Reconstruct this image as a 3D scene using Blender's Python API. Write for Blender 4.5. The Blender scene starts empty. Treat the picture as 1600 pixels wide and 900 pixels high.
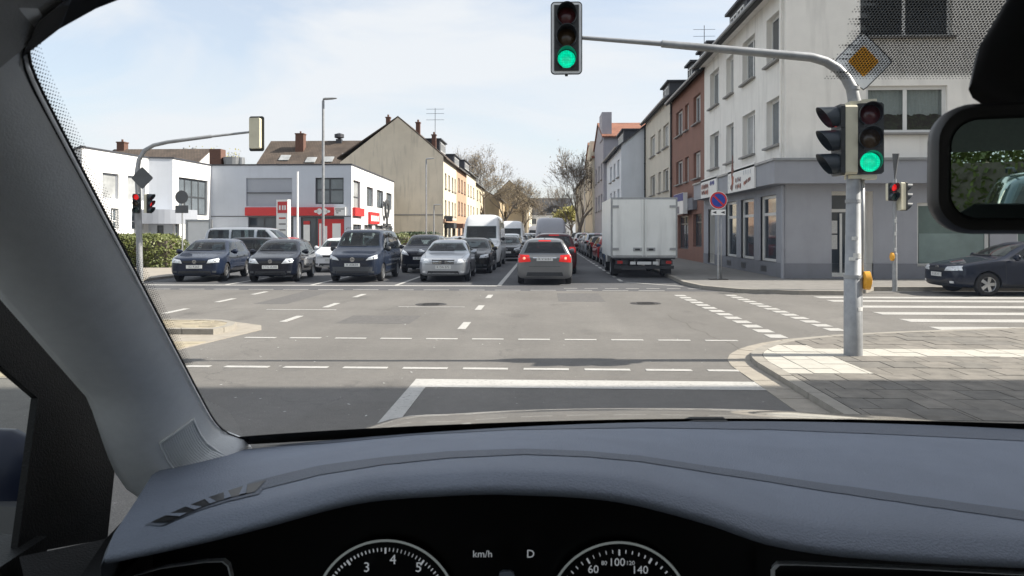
import bpy, bmesh, math, random
from mathutils import Vector, Matrix
from mathutils.bvhtree import BVHTree
random.seed(7)
R = math.radians
SC = bpy.context.scene
COL = SC.collection

# ------------------------------------------------------------------ camera
FPX = 1150.0; EYE = 1.7; HOR = 363.0; YAW = R(2.5)
CA, SA = math.cos(YAW), math.sin(YAW)
cam = bpy.data.cameras.new('camera'); camo = bpy.data.objects.new('camera', cam); COL.objects.link(camo)
camo.location = (0, 0, EYE); camo.rotation_euler = (R(90), 0, YAW)
cam.sensor_width = 36; cam.lens = FPX / 1600 * 36; cam.shift_y = -(450 - HOR) / 1600
cam.clip_start = 0.02; cam.clip_end = 3000
cam.dof.use_dof = True; cam.dof.focus_distance = 22; cam.dof.aperture_fstop = 22
SC.camera = camo

# ------------------------------------------------------------------ light
SUN_EL, SUN_AZ = R(38), R(3)      # azimuth measured from +X towards +Y
w = bpy.data.worlds.new('World'); SC.world = w; w.use_nodes = True
nt = w.node_tree; N = nt.nodes; Lk = nt.links
bg = N['Background']; bg.inputs['Strength'].default_value = 0.08
sky = N.new('ShaderNodeTexSky'); sky.sky_type = 'NISHITA'; sky.sun_disc = False
sky.sun_elevation = SUN_EL; sky.sun_rotation = R(90) - SUN_AZ; sky.air_density = 1.1; sky.dust_density = 1.6; sky.ozone_density = 1.2
tc = N.new('ShaderNodeTexCoord'); mp = N.new('ShaderNodeMapping'); mp.inputs['Scale'].default_value = (1.2, 1.2, 4.2)
cl = N.new('ShaderNodeTexNoise'); cl.inputs['Scale'].default_value = 1.7; cl.inputs['Detail'].default_value = 7; cl.inputs['Roughness'].default_value = 0.55
cl.inputs['Distortion'].default_value = 0.6
cr = N.new('ShaderNodeValToRGB'); cr.color_ramp.elements[0].position = 0.40; cr.color_ramp.elements[0].color = (.50,.50,.50,1)
cr.color_ramp.elements[1].position = 0.60; cr.color_ramp.elements[1].color = (.97,.97,.97,1)
mx = N.new('ShaderNodeMix'); mx.data_type = 'RGBA'; mx.inputs[7].default_value = (4.25, 4.42, 4.62, 1)
Lk.new(tc.outputs['Generated'], mp.inputs['Vector']); Lk.new(mp.outputs['Vector'], cl.inputs['Vector'])
Lk.new(cl.outputs['Fac'], cr.inputs['Fac']); Lk.new(cr.outputs['Color'], mx.inputs[0])
Lk.new(sky.outputs['Color'], mx.inputs[6]); Lk.new(mx.outputs[2], bg.inputs['Color'])
sun = bpy.data.lights.new('sun', 'SUN'); sun.energy = 3.45; sun.angle = R(0.55); sun.color = (1, .94, .84)
suno = bpy.data.objects.new('sun', sun); COL.objects.link(suno)
sd = Vector((math.cos(SUN_EL) * math.cos(SUN_AZ), math.cos(SUN_EL) * math.sin(SUN_AZ), math.sin(SUN_EL)))
suno.rotation_euler = sd.to_track_quat('Z', 'Y').to_euler(); suno.location = (30, 0, 40)
vs = SC.view_settings; vs.view_transform = 'Standard'; vs.look = 'None'; vs.gamma = 1; vs.exposure = 1.42; vs.use_curve_mapping = False

# ------------------------------------------------------------------ maths helpers
def P(u, v, d):                    # point at camera depth d on the sight line of a photo pixel
    x = (u - 800) / FPX * d
    return Vector((x * CA - d * SA, x * SA + d * CA, EYE + (HOR - v) / FPX * d))
def G(u, v, z=0.0):
    return P(u, v, (EYE - z) * FPX / (v - HOR))
def lerp(a, b, t): return a + (b - a) * t

# ------------------------------------------------------------------ materials
M = {}
def lin(r, g, b):
    f = lambda c: (c / 255 / 12.92) if c <= 10 else ((c / 255 + .055) / 1.055) ** 2.4
    return (f(r), f(g), f(b))
def mat(name, c, rough=.6, metal=0, var=.12, scale=3.0, bump=0, bscale=40, spec=.5, emit=None, es=0, coat=0, grime=0):
    m = bpy.data.materials.new(name); m.use_nodes = True; t = m.node_tree; n = t.nodes; b = n['Principled BSDF']
    b.inputs['Roughness'].default_value = rough; b.inputs['Metallic'].default_value = metal
    b.inputs['Specular IOR Level'].default_value = spec; b.inputs['Coat Weight'].default_value = coat
    b.inputs['Coat Roughness'].default_value = .03; b.inputs['Coat IOR'].default_value = 1.45
    tc = n.new('ShaderNodeTexCoord')
    nz = n.new('ShaderNodeTexNoise'); nz.inputs['Scale'].default_value = scale; nz.inputs['Detail'].default_value = 6; nz.inputs['Roughness'].default_value = .62
    t.links.new(tc.outputs['Object'], nz.inputs['Vector'])
    rp = n.new('ShaderNodeMapRange'); rp.inputs['From Min'].default_value = .25; rp.inputs['From Max'].default_value = .75
    rp.inputs['To Min'].default_value = 1 - var; rp.inputs['To Max'].default_value = 1 + var
    t.links.new(nz.outputs['Fac'], rp.inputs['Value'])
    mu = n.new('ShaderNodeMix'); mu.data_type = 'RGBA'; mu.blend_type = 'MULTIPLY'; mu.inputs[0].default_value = 1
    mu.inputs[6].default_value = (*c, 1); t.links.new(rp.outputs['Result'], mu.inputs[7])
    out = mu.outputs[2]
    if grime:                       # streaky dirt
        mg = n.new('ShaderNodeMapping'); mg.inputs['Scale'].default_value = (1.3, 1.3, .16); t.links.new(tc.outputs['Object'], mg.inputs['Vector'])
        n2 = n.new('ShaderNodeTexNoise'); n2.inputs['Scale'].default_value = 2.2; n2.inputs['Detail'].default_value = 8; t.links.new(mg.outputs['Vector'], n2.inputs['Vector'])
        r2 = n.new('ShaderNodeMapRange'); r2.inputs['From Min'].default_value = .52; r2.inputs['From Max'].default_value = .8
        r2.inputs['To Min'].default_value = 0; r2.inputs['To Max'].default_value = grime; t.links.new(n2.outputs['Fac'], r2.inputs['Value'])
        m2 = n.new('ShaderNodeMix'); m2.data_type = 'RGBA'; m2.inputs[7].default_value = (.09, .085, .075, 1)
        t.links.new(r2.outputs['Result'], m2.inputs[0]); t.links.new(out, m2.inputs[6]); out = m2.outputs[2]
    t.links.new(out, b.inputs['Base Color'])
    if bump:
        n3 = n.new('ShaderNodeTexNoise'); n3.inputs['Scale'].default_value = bscale; n3.inputs['Detail'].default_value = 5; t.links.new(tc.outputs['Object'], n3.inputs['Vector'])
        bp = n.new('ShaderNodeBump'); bp.inputs['Strength'].default_value = bump; bp.inputs['Distance'].default_value = .01
        t.links.new(n3.outputs['Fac'], bp.inputs['Height']); t.links.new(bp.outputs['Normal'], b.inputs['Normal'])
    if emit:
        b.inputs['Emission Color'].default_value = (*emit, 1); b.inputs['Emission Strength'].default_value = es
    M[name] = m
    return m
def asphalt(name, base, patch):
    m = bpy.data.materials.new(name); m.use_nodes = True; t = m.node_tree; n = t.nodes; b = n['Principled BSDF']
    tc = n.new('ShaderNodeTexCoord')
    def noise(s, d, r=.6, mapping=None):
        z = n.new('ShaderNodeTexNoise'); z.inputs['Scale'].default_value = s; z.inputs['Detail'].default_value = d; z.inputs['Roughness'].default_value = r
        if mapping:
            q = n.new('ShaderNodeMapping'); q.inputs['Scale'].default_value = mapping; t.links.new(tc.outputs['Object'], q.inputs['Vector']); t.links.new(q.outputs['Vector'], z.inputs['Vector'])
        else: t.links.new(tc.outputs['Object'], z.inputs['Vector'])
        return z.outputs['Fac']
    def rng(x, a, bb, c, d):
        z = n.new('ShaderNodeMapRange'); z.inputs[1].default_value = a; z.inputs[2].default_value = bb; z.inputs[3].default_value = c; z.inputs[4].default_value = d
        t.links.new(x, z.inputs[0]); return z.outputs[0]
    def mul(x, y):
        z = n.new('ShaderNodeMath'); z.operation = 'MULTIPLY'; t.links.new(x, z.inputs[0]); t.links.new(y, z.inputs[1]); return z.outputs[0]
    big = rng(noise(.22, 6, .7), .3, .7, .78, 1.16)
    trk = rng(noise(1.0, 3, .5, (.9, .05, 1)), .3, .7, .9, 1.1)      # wheel tracks along the street
    fine = rng(noise(75, 3, .8), .3, .7, .62, 1.38)
    mid = rng(noise(9, 5, .7), .3, .7, .9, 1.1)
    oil = rng(noise(.9, 5, .55, (1, .5, 1)), .60, .72, 1, .72)
    k = mul(mul(mul(big, oil), trk), mul(fine, mid))
    # chips of light aggregate
    vo = n.new('ShaderNodeTexVoronoi'); vo.inputs['Scale'].default_value = 5.5; t.links.new(tc.outputs['Object'], vo.inputs['Vector'])
    chip = rng(vo.outputs['Distance'], .035, .06, 1, 0)
    # cracks
    vc = n.new('ShaderNodeTexVoronoi'); vc.feature = 'DISTANCE_TO_EDGE'; vc.inputs['Scale'].default_value = .17
    nv = n.new('ShaderNodeTexNoise'); nv.inputs['Scale'].default_value = 1.6; nv.inputs['Detail'].default_value = 8; t.links.new(tc.outputs['Object'], nv.inputs['Vector'])
    ad = n.new('ShaderNodeMix'); ad.data_type = 'RGBA'; ad.blend_type = 'ADD'; ad.inputs[0].default_value = .9
    t.links.new(tc.outputs['Object'], ad.inputs[6]); t.links.new(nv.outputs['Color'], ad.inputs[7]); t.links.new(ad.outputs[2], vc.inputs['Vector'])
    crack = mul(rng(vc.outputs['Distance'], .0, .0035, 1, 0), rng(noise(.35, 3), .5, .56, 0, 1))
    mu = n.new('ShaderNodeMix'); mu.data_type = 'RGBA'; mu.blend_type = 'MULTIPLY'; mu.inputs[0].default_value = 1; mu.inputs[6].default_value = (*base, 1)
    t.links.new(k, mu.inputs[7])
    m1 = n.new('ShaderNodeMix'); m1.data_type = 'RGBA'; m1.inputs[7].default_value = (*patch, 1); t.links.new(mu.outputs[2], m1.inputs[6])
    cs = n.new('ShaderNodeMath'); cs.operation = 'MULTIPLY'; cs.inputs[1].default_value = .7; t.links.new(chip, cs.inputs[0]); t.links.new(cs.outputs[0], m1.inputs[0])
    m2 = n.new('ShaderNodeMix'); m2.data_type = 'RGBA'; m2.inputs[7].default_value = (.022, .021, .02, 1); t.links.new(m1.outputs[2], m2.inputs[6])
    c2 = n.new('ShaderNodeMath'); c2.operation = 'MULTIPLY'; c2.inputs[1].default_value = .30; t.links.new(crack, c2.inputs[0]); t.links.new(c2.outputs[0], m2.inputs[0])
    t.links.new(m2.outputs[2], b.inputs['Base Color'])
    b.inputs['Roughness'].default_value = .82; b.inputs['Specular IOR Level'].default_value = .35
    bp = n.new('ShaderNodeBump'); bp.inputs['Strength'].default_value = .5; bp.inputs['Distance'].default_value = .006
    t.links.new(fine, bp.inputs['Height']); t.links.new(bp.outputs['Normal'], b.inputs['Normal'])
    M[name] = m
def glass(name, tint=(1, 1, 1), rough=0.0, refl=1.0):
    m = bpy.data.materials.new(name); m.use_nodes = True; t = m.node_tree; n = t.nodes; n.remove(n['Principled BSDF'])
    tr = n.new('ShaderNodeBsdfTransparent'); tr.inputs['Color'].default_value = (*tint, 1)
    gl = n.new('ShaderNodeBsdfGlossy'); gl.inputs['Roughness'].default_value = rough; gl.inputs['Color'].default_value = (refl, refl, refl, 1)
    lw = n.new('ShaderNodeLayerWeight'); lw.inputs['Blend'].default_value = .5          # Schlick reflectance, same from both sides
    pw = n.new('ShaderNodeMath'); pw.operation = 'POWER'; pw.inputs[1].default_value = 5; t.links.new(lw.outputs['Facing'], pw.inputs[0])
    fr = n.new('ShaderNodeMath'); fr.operation = 'MULTIPLY_ADD'; fr.inputs[1].default_value = .9; fr.inputs[2].default_value = .045; t.links.new(pw.outputs[0], fr.inputs[0])
    mx = n.new('ShaderNodeMixShader'); t.links.new(fr.outputs[0], mx.inputs[0]); t.links.new(tr.outputs[0], mx.inputs[1]); t.links.new(gl.outputs[0], mx.inputs[2])
    t.links.new(mx.outputs[0], n['Material Output'].inputs['Surface']); M[name] = m
def tiles(name, c1, c2, mortar, sx, sz, rough=.8, msize=.02, axis='XZ'):
    m = bpy.data.materials.new(name); m.use_nodes = True; t = m.node_tree; n = t.nodes; b = n['Principled BSDF']
    tc = n.new('ShaderNodeTexCoord'); mp = n.new('ShaderNodeMapping')
    br = n.new('ShaderNodeTexBrick'); br.inputs['Color1'].default_value = (*c1, 1); br.inputs['Color2'].default_value = (*c2, 1); br.inputs['Mortar'].default_value = (*mortar, 1)
    br.inputs['Scale'].default_value = 1; br.inputs['Brick Width'].default_value = sx; br.inputs['Row Height'].default_value = sz; br.inputs['Mortar Size'].default_value = msize
    t.links.new(tc.outputs['UV'], br.inputs['Vector'])
    nz = n.new('ShaderNodeTexNoise'); nz.inputs['Scale'].default_value = .7; nz.inputs['Detail'].default_value = 6; t.links.new(tc.outputs['Object'], nz.inputs['Vector'])
    rp = n.new('ShaderNodeMapRange'); rp.inputs[1].default_value = .3; rp.inputs[2].default_value = .7; rp.inputs[3].default_value = .7; rp.inputs[4].default_value = 1.25; t.links.new(nz.outputs['Fac'], rp.inputs[0])
    mu = n.new('ShaderNodeMix'); mu.data_type = 'RGBA'; mu.blend_type = 'MULTIPLY'; mu.inputs[0].default_value = 1
    t.links.new(br.outputs['Color'], mu.inputs[6]); t.links.new(rp.outputs[0], mu.inputs[7]); t.links.new(mu.outputs[2], b.inputs['Base Color'])
    bp = n.new('ShaderNodeBump'); bp.inputs['Strength'].default_value = .6; bp.inputs['Distance'].default_value = .03; t.links.new(br.outputs['Fac'], bp.inputs['Height']); bp.invert = True
    t.links.new(bp.outputs['Normal'], b.inputs['Normal']); b.inputs['Roughness'].default_value = rough; M[name] = m
def leafmat(name, c1, c2):
    m = bpy.data.materials.new(name); m.use_nodes = True; t = m.node_tree; n = t.nodes; b = n['Principled BSDF']
    tc = n.new('ShaderNodeTexCoord'); nz = n.new('ShaderNodeTexNoise'); nz.inputs['Scale'].default_value = 2.5; nz.inputs['Detail'].default_value = 5; t.links.new(tc.outputs['Object'], nz.inputs['Vector'])
    cr = n.new('ShaderNodeValToRGB'); cr.color_ramp.elements[0].position = .35; cr.color_ramp.elements[0].color = (*c1, 1); cr.color_ramp.elements[1].position = .65; cr.color_ramp.elements[1].color = (*c2, 1)
    t.links.new(nz.outputs['Fac'], cr.inputs[0]); t.links.new(cr.outputs[0], b.inputs['Base Color']); b.inputs['Roughness'].default_value = .6; M[name] = m

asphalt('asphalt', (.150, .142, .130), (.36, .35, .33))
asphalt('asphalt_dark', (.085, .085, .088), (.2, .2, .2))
mat('patch', (.105, .10, .095), .88, var=.25, scale=9, bump=.5, bscale=90)
mat('lot', (.12, .118, .113), .85, var=.2, scale=1.2, bump=.3, bscale=60)
mat('road_paint', (.45, .44, .415), .6, var=.14, scale=14, bump=.15, bscale=90)
def worn_paint():
    m = M['road_paint']; t = m.node_tree; n = t.nodes; b = n['Principled BSDF']; src = b.inputs['Base Color'].links[0].from_socket
    tc = n.new('ShaderNodeTexCoord')
    def nz(s, lo, hi, a, c):
        z = n.new('ShaderNodeTexNoise'); z.inputs['Scale'].default_value = s; z.inputs['Detail'].default_value = 9; z.inputs['Roughness'].default_value = .72; t.links.new(tc.outputs['Object'], z.inputs['Vector'])
        r = n.new('ShaderNodeMapRange'); r.inputs[1].default_value = lo; r.inputs[2].default_value = hi; r.inputs[3].default_value = a; r.inputs[4].default_value = c; t.links.new(z.outputs['Fac'], r.inputs[0]); return r.outputs[0]
    fine = nz(26, .56, .60, 0, 1); zone = nz(1.1, .36, .66, .12, .95); dirt = nz(2.3, .35, .7, 0, .32)
    mu = n.new('ShaderNodeMath'); mu.operation = 'MULTIPLY'; t.links.new(fine, mu.inputs[0]); t.links.new(zone, mu.inputs[1])
    m1 = n.new('ShaderNodeMix'); m1.data_type = 'RGBA'; m1.inputs[7].default_value = (.24, .23, .21, 1); t.links.new(dirt, m1.inputs[0]); t.links.new(src, m1.inputs[6])
    m2 = n.new('ShaderNodeMix'); m2.data_type = 'RGBA'; m2.inputs[7].default_value = (.14, .132, .122, 1); t.links.new(mu.outputs[0], m2.inputs[0]); t.links.new(m1.outputs[2], m2.inputs[6]); t.links.new(m2.outputs[2], b.inputs['Base Color'])
worn_paint()
mat('slab', (.170, .156, .134), .85, var=.34, scale=5, bump=.35, bscale=70)
mat('slab_b', (.148, .138, .121), .85, var=.34, scale=5, bump=.35, bscale=70)
mat('slab_c', (.186, .170, .146), .85, var=.34, scale=5, bump=.35, bscale=70)
mat('tactile', (.43, .41, .36), .75, var=.12, scale=9, bump=.2, bscale=60)
mat('joint', (.10, .092, .08), .95, var=.2, scale=8)
mat('kerb', (.27, .25, .215), .8, var=.18, scale=6, bump=.3, bscale=50)
mat('gutter', (.30, .27, .225), .85, var=.18, scale=5, bump=.3, bscale=60)
mat('sand_brick', (.34, .295, .21), .85, var=.2, scale=6, bump=.3, bscale=50)
mat('sand_brick_b', (.29, .25, .18), .85, var=.2, scale=6, bump=.3, bscale=50)
mat('far_pave', (.19, .18, .165), .85, var=.18, scale=2.5, bump=.2, bscale=60)
mat('iron', (.06, .055, .05), .6, .6, var=.3, scale=20, bump=.4, bscale=60)
# walls
mat('cream_wall', (.80, .775, .72), .85, var=.06, scale=1.3, bump=.12, bscale=90, grime=.24)
mat('shop_grey', (.33, .335, .36), .8, var=.07, scale=1.6, bump=.12, bscale=90, grime=.12)
mat('shop_grey_dark', (.19, .195, .215), .8, var=.1, scale=2, bump=.12, bscale=90, grime=.15)
mat('fascia_grey', (.29, .30, .33), .6, var=.06, scale=1.5, grime=.12)
mat('brown_wall', (.235, .12, .088), .85, var=.1, scale=1.4, bump=.15, bscale=90, grime=.1)
mat('beige_wall', (.56, .52, .44), .85, var=.07, scale=1.2, bump=.1, bscale=90, grime=.12)
mat('white_wall', (.72, .72, .71), .8, var=.04, scale=1, bump=.06, bscale=90, grime=.06)
mat('bluewhite_wall', (.63, .66, .70), .8, var=.05, scale=1, grime=.08)
mat('mauve_wall', (.36, .35, .38), .85, var=.08, scale=1, grime=.12)
mat('yellow_wall', (.58, .50, .36), .85, var=.08, scale=1, grime=.08)
mat('pale_yellow', (.62, .56, .44), .85, var=.08, scale=1, grime=.08)
mat('orange_wall', (.43, .28, .19), .85, var=.1, scale=1, grime=.1)
mat('ochre_wall', (.42, .33, .21), .85, var=.14, scale=1, grime=.1)
mat('tan_gable', (.66, .58, .455), .9, var=.10, scale=.5, bump=.1, bscale=50, grime=.34)
mat('modern_grey', (.52, .55, .60), .7, var=.04, scale=1, grime=.07)
mat('panel_grey', (.33, .35, .39), .55, var=.05, scale=1)
mat('red_sign', (.55, .03, .03), .45, var=.05)
mat('white_sign', (.78, .77, .74), .5, var=.06)
mat('orange_light', (.75, .16, .03), .5, var=.05)
mat('sill', (.25, .24, .225), .7, var=.12)
mat('frame_white', (.70, .70, .68), .4, var=.05)
mat('frame_dark', (.05, .055, .06), .4, var=.1)
mat('pane', (.05, .062, .075), .06, var=.3, scale=.6, spec=.9)
mat('pane_b', (.12, .14, .155), .08, var=.35, scale=.7, spec=.9)
mat('pane_c', (.34, .35, .35), .25, var=.3, scale=1.2, spec=.7)
mat('pane_green', (.10, .15, .14), .07, var=.3, scale=.6, spec=.8)
mat('pane_film', (.17, .23, .22), .3, var=.25, scale=1.5, spec=.7); mat('curtain', (.62, .63, .62), .9, var=.1, scale=6)
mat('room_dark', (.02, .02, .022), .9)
mat('plant_pot', (.05, .07, .05), .8)
tiles('roof_brown', (.082, .062, .048), (.105, .078, .06), (.03, .025, .02), .32, .36)
tiles('roof_slate', (.06, .062, .068), (.075, .077, .082), (.03, .03, .033), .3, .3)
tiles('roof_red', (.24, .10, .06), (.28, .12, .07), (.14, .05, .03), .3, .36)
mat('slate', (.045, .047, .055), .6, var=.15, scale=4)
mat('roof_flat', (.16, .16, .16), .9, var=.15)
mat('brick_red', (.13, .068, .05), .9, var=.25, scale=6)
mat('zinc', (.30, .31, .32), .45, .7, var=.12)
mat('galv', (.36, .37, .375), .5, .55, var=.18, scale=7, grime=.25)
mat('galv_pole', (.30, .31, .32), .55, .45, var=.22, scale=6, grime=.35)
mat('dark_metal', (.035, .037, .04), .5, .3, var=.15)
mat('signal_black', (.016, .018, .018), .45, var=.2)
mat('signal_visor', (.020, .028, .036), .38, var=.2)
mat('signal_cream', (.58, .55, .42), .55, var=.1, grime=.15)
mat('signal_white', (.78, .79, .78), .5, var=.04)
mat('lens_red_off', (.075, .012, .014), .2, var=.3, scale=40)
mat('lens_amber_off', (.06, .035, .014), .2, var=.3, scale=40)
mat('lens_green_off', (.01, .04, .035), .2, var=.3, scale=40)
mat('lens_green', (.0, .35, .22), .25, var=.1, scale=60, emit=(.0, .80, .42), es=.42)
mat('lens_red_dim', (.16, .01, .01), .25, var=.2, scale=60, emit=(.9, .02, .02), es=.10); mat('lens_red', (.5, .01, .01), .25, var=.1, scale=60, emit=(.9, .015, .015), es=.36)
def led(name, e):
    m = M[name]; t = m.node_tree; n = t.nodes; b = n['Principled BSDF']; tc = n.new('ShaderNodeTexCoord')
    v = n.new('ShaderNodeTexVoronoi'); v.inputs['Scale'].default_value = 46; v.inputs['Randomness'].default_value = .25; t.links.new(tc.outputs['Object'], v.inputs['Vector'])
    r = n.new('ShaderNodeMapRange'); r.inputs[1].default_value = .12; r.inputs[2].default_value = .55; r.inputs[3].default_value = e*1.45; r.inputs[4].default_value = e*.55; t.links.new(v.outputs['Distance'], r.inputs[0]); t.links.new(r.outputs[0], b.inputs['Emission Strength'])
led('lens_green', .42); led('lens_red', .36)
mat('yellow_box', (.75, .36, .02), .45, var=.1)
mat('sign_yellow', (.72, .33, .02), .4, var=.06)
mat('sign_blue', (.015, .05, .32), .35, var=.05)
mat('sign_red', (.52, .02, .025), .35, var=.05)
mat('sign_back', (.11, .115, .12), .6, .4, var=.12)
mat('ink', (.05, .05, .055), .6)
mat('ink_red', (.55, .06, .03), .6)
mat('print_rust', (.36, .11, .06), .6, var=.3, scale=9); mat('print_brown', (.17, .07, .055), .6, var=.3, scale=9); mat('print_grey', (.22, .21, .24), .6); mat('print_pale', (.52, .53, .55), .6); mat('print_blue', (.05, .055, .22), .6, var=.2)
mat('sticker', (.6, .6, .58), .7, var=.25, scale=40)
# vehicles
def paint(name, c, metal=0, rough=.45): return mat(name, c, rough, metal, var=.08, scale=2, coat=.8, spec=.1)
paint('paint_navy', (.010, .016, .034)); paint('paint_blueblack', (.004, .006, .013)); paint('paint_caddy', (.012, .018, .034)); paint('paint_focus', (.007, .012, .026))
paint('paint_silver', (.40, .42, .45), .6, .3); paint('paint_grey', (.17, .175, .18), .6, .3); paint('paint_white', (.74, .75, .76), 0, .3)
paint('paint_black', (.008, .008, .009)); paint('paint_red', (.28, .015, .015)); paint('paint_maroon', (.06, .010, .010)); paint('paint_greyvan', (.42, .42, .45), .1, .4)
paint('paint_teal', (.02, .05, .055)); paint('paint_midblue', (.03, .06, .13)); paint('paint_beige', (.33, .30, .25), .5, .3)
mat('plastic', (.022, .024, .027), .55, var=.15, scale=10)
mat('plastic_grey', (.055, .06, .066), .55, var=.12, scale=8)
mat('tyre', (.014, .014, .015), .8, var=.2, scale=20)
mat('rim', (.42, .43, .44), .35, .8, var=.1)
mat('hub', (.03, .03, .033), .5, .4)
mat('carglass', (.018, .024, .026), .04, var=.5, scale=2.2, spec=1.0)
mat('carglass_light', (.055, .07, .075), .05, var=.6, scale=3, spec=1.0)
mat('headlamp', (.62, .65, .68), .12, .15, var=.35, scale=14, spec=1)
mat('taillamp', (.35, .008, .010), .18, var=.15, scale=20)
mat('brakelamp', (.5, .01, .01), .2, var=.1, emit=(1, .03, .02), es=.11)
mat('brakecore', (.8, .3, .2), .2, emit=(1, .5, .35), es=.25)
mat('headlamp_on', (.8, .8, .75), .2, emit=(1, .86, .6), es=.9)
mat('plate', (.66, .67, .66), .5, var=.06)
mat('chrome', (.62, .63, .65), .15, 1, var=.05)
mat('truck_white', (.80, .81, .78), .45, var=.07, scale=.8, grime=.28)
mat('seat_cloth', (.03, .03, .033), .9); mat('car_interior', (.045, .045, .05), .85, var=.2, scale=5); mat('car_seat', (.075, .075, .08), .9, var=.2, scale=8)
# cabin
mat('dash', (.19, .218, .272), .58, var=.10, scale=9, bump=.35, bscale=420, spec=.35)
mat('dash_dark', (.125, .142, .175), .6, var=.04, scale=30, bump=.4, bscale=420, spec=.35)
mat('trim', (.78, .80, .80), .40, var=.05, scale=60, bump=.08, bscale=500, spec=1.0)
mat('trim_dark', (.05, .052, .052), .8, var=.08, scale=50, bump=.2, bscale=400, spec=.2)
mat('lining', (.42, .425, .42), .9, var=.08, scale=60, bump=.2, bscale=500, spec=.1)
mat('cabin_black', (.008, .0085, .009), .55, var=.1, scale=40, bump=.2, bscale=400, spec=.25)
mat('cluster_black', (.003, .003, .0033), .35, var=.05, spec=.2)
mat('mirror_case', (.045, .044, .043), .45, var=.08, scale=40, spec=.4)
mat('dial_ring', (.55, .60, .58), .35, .2, emit=(.6, .66, .64), es=.045); mat('vent_chrome', (.62, .64, .66), .3, .3)  # dial_ring: faint glow added so the bezels look like chrome catching light
mat('dial_print', (.4, .42, .44), .5, emit=(.62, .66, .70), es=.13)
mat('bonnet', (.13, .125, .11), .25, .4, var=.05, coat=1)
mat('mirror_blue', (.010, .014, .030), .35, 0, spec=.3)
mat('rubber', (.007, .007, .008), .6)
mat('frit', (.004, .004, .005), .7)
glass('car_glass', (.50, .57, .56)); glass('car_glass_dark', (.22, .25, .26)); glass('windscreen_glass'); glass('window_glass', (.93, .96, .95)); glass('shop_glass', (.55, .6, .6))
m = mat('mirror_glass', (.66, .86, .80), .01, 1, var=0)
leafmat('leaf_hedge', (.075, .095, .022), (.15, .17, .045)); leafmat('leaf_dark', (.018, .035, .012), (.035, .06, .02))
leafmat('leaf_spring', (.26, .24, .05), (.36, .33, .09)); leafmat('leaf_bud', (.13, .095, .05), (.20, .15, .075)); leafmat('leaf_green', (.05, .09, .02), (.10, .15, .03))
mat('bark', (.165, .138, .11), .95, var=.25, scale=8, bump=.4, bscale=20)

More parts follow.
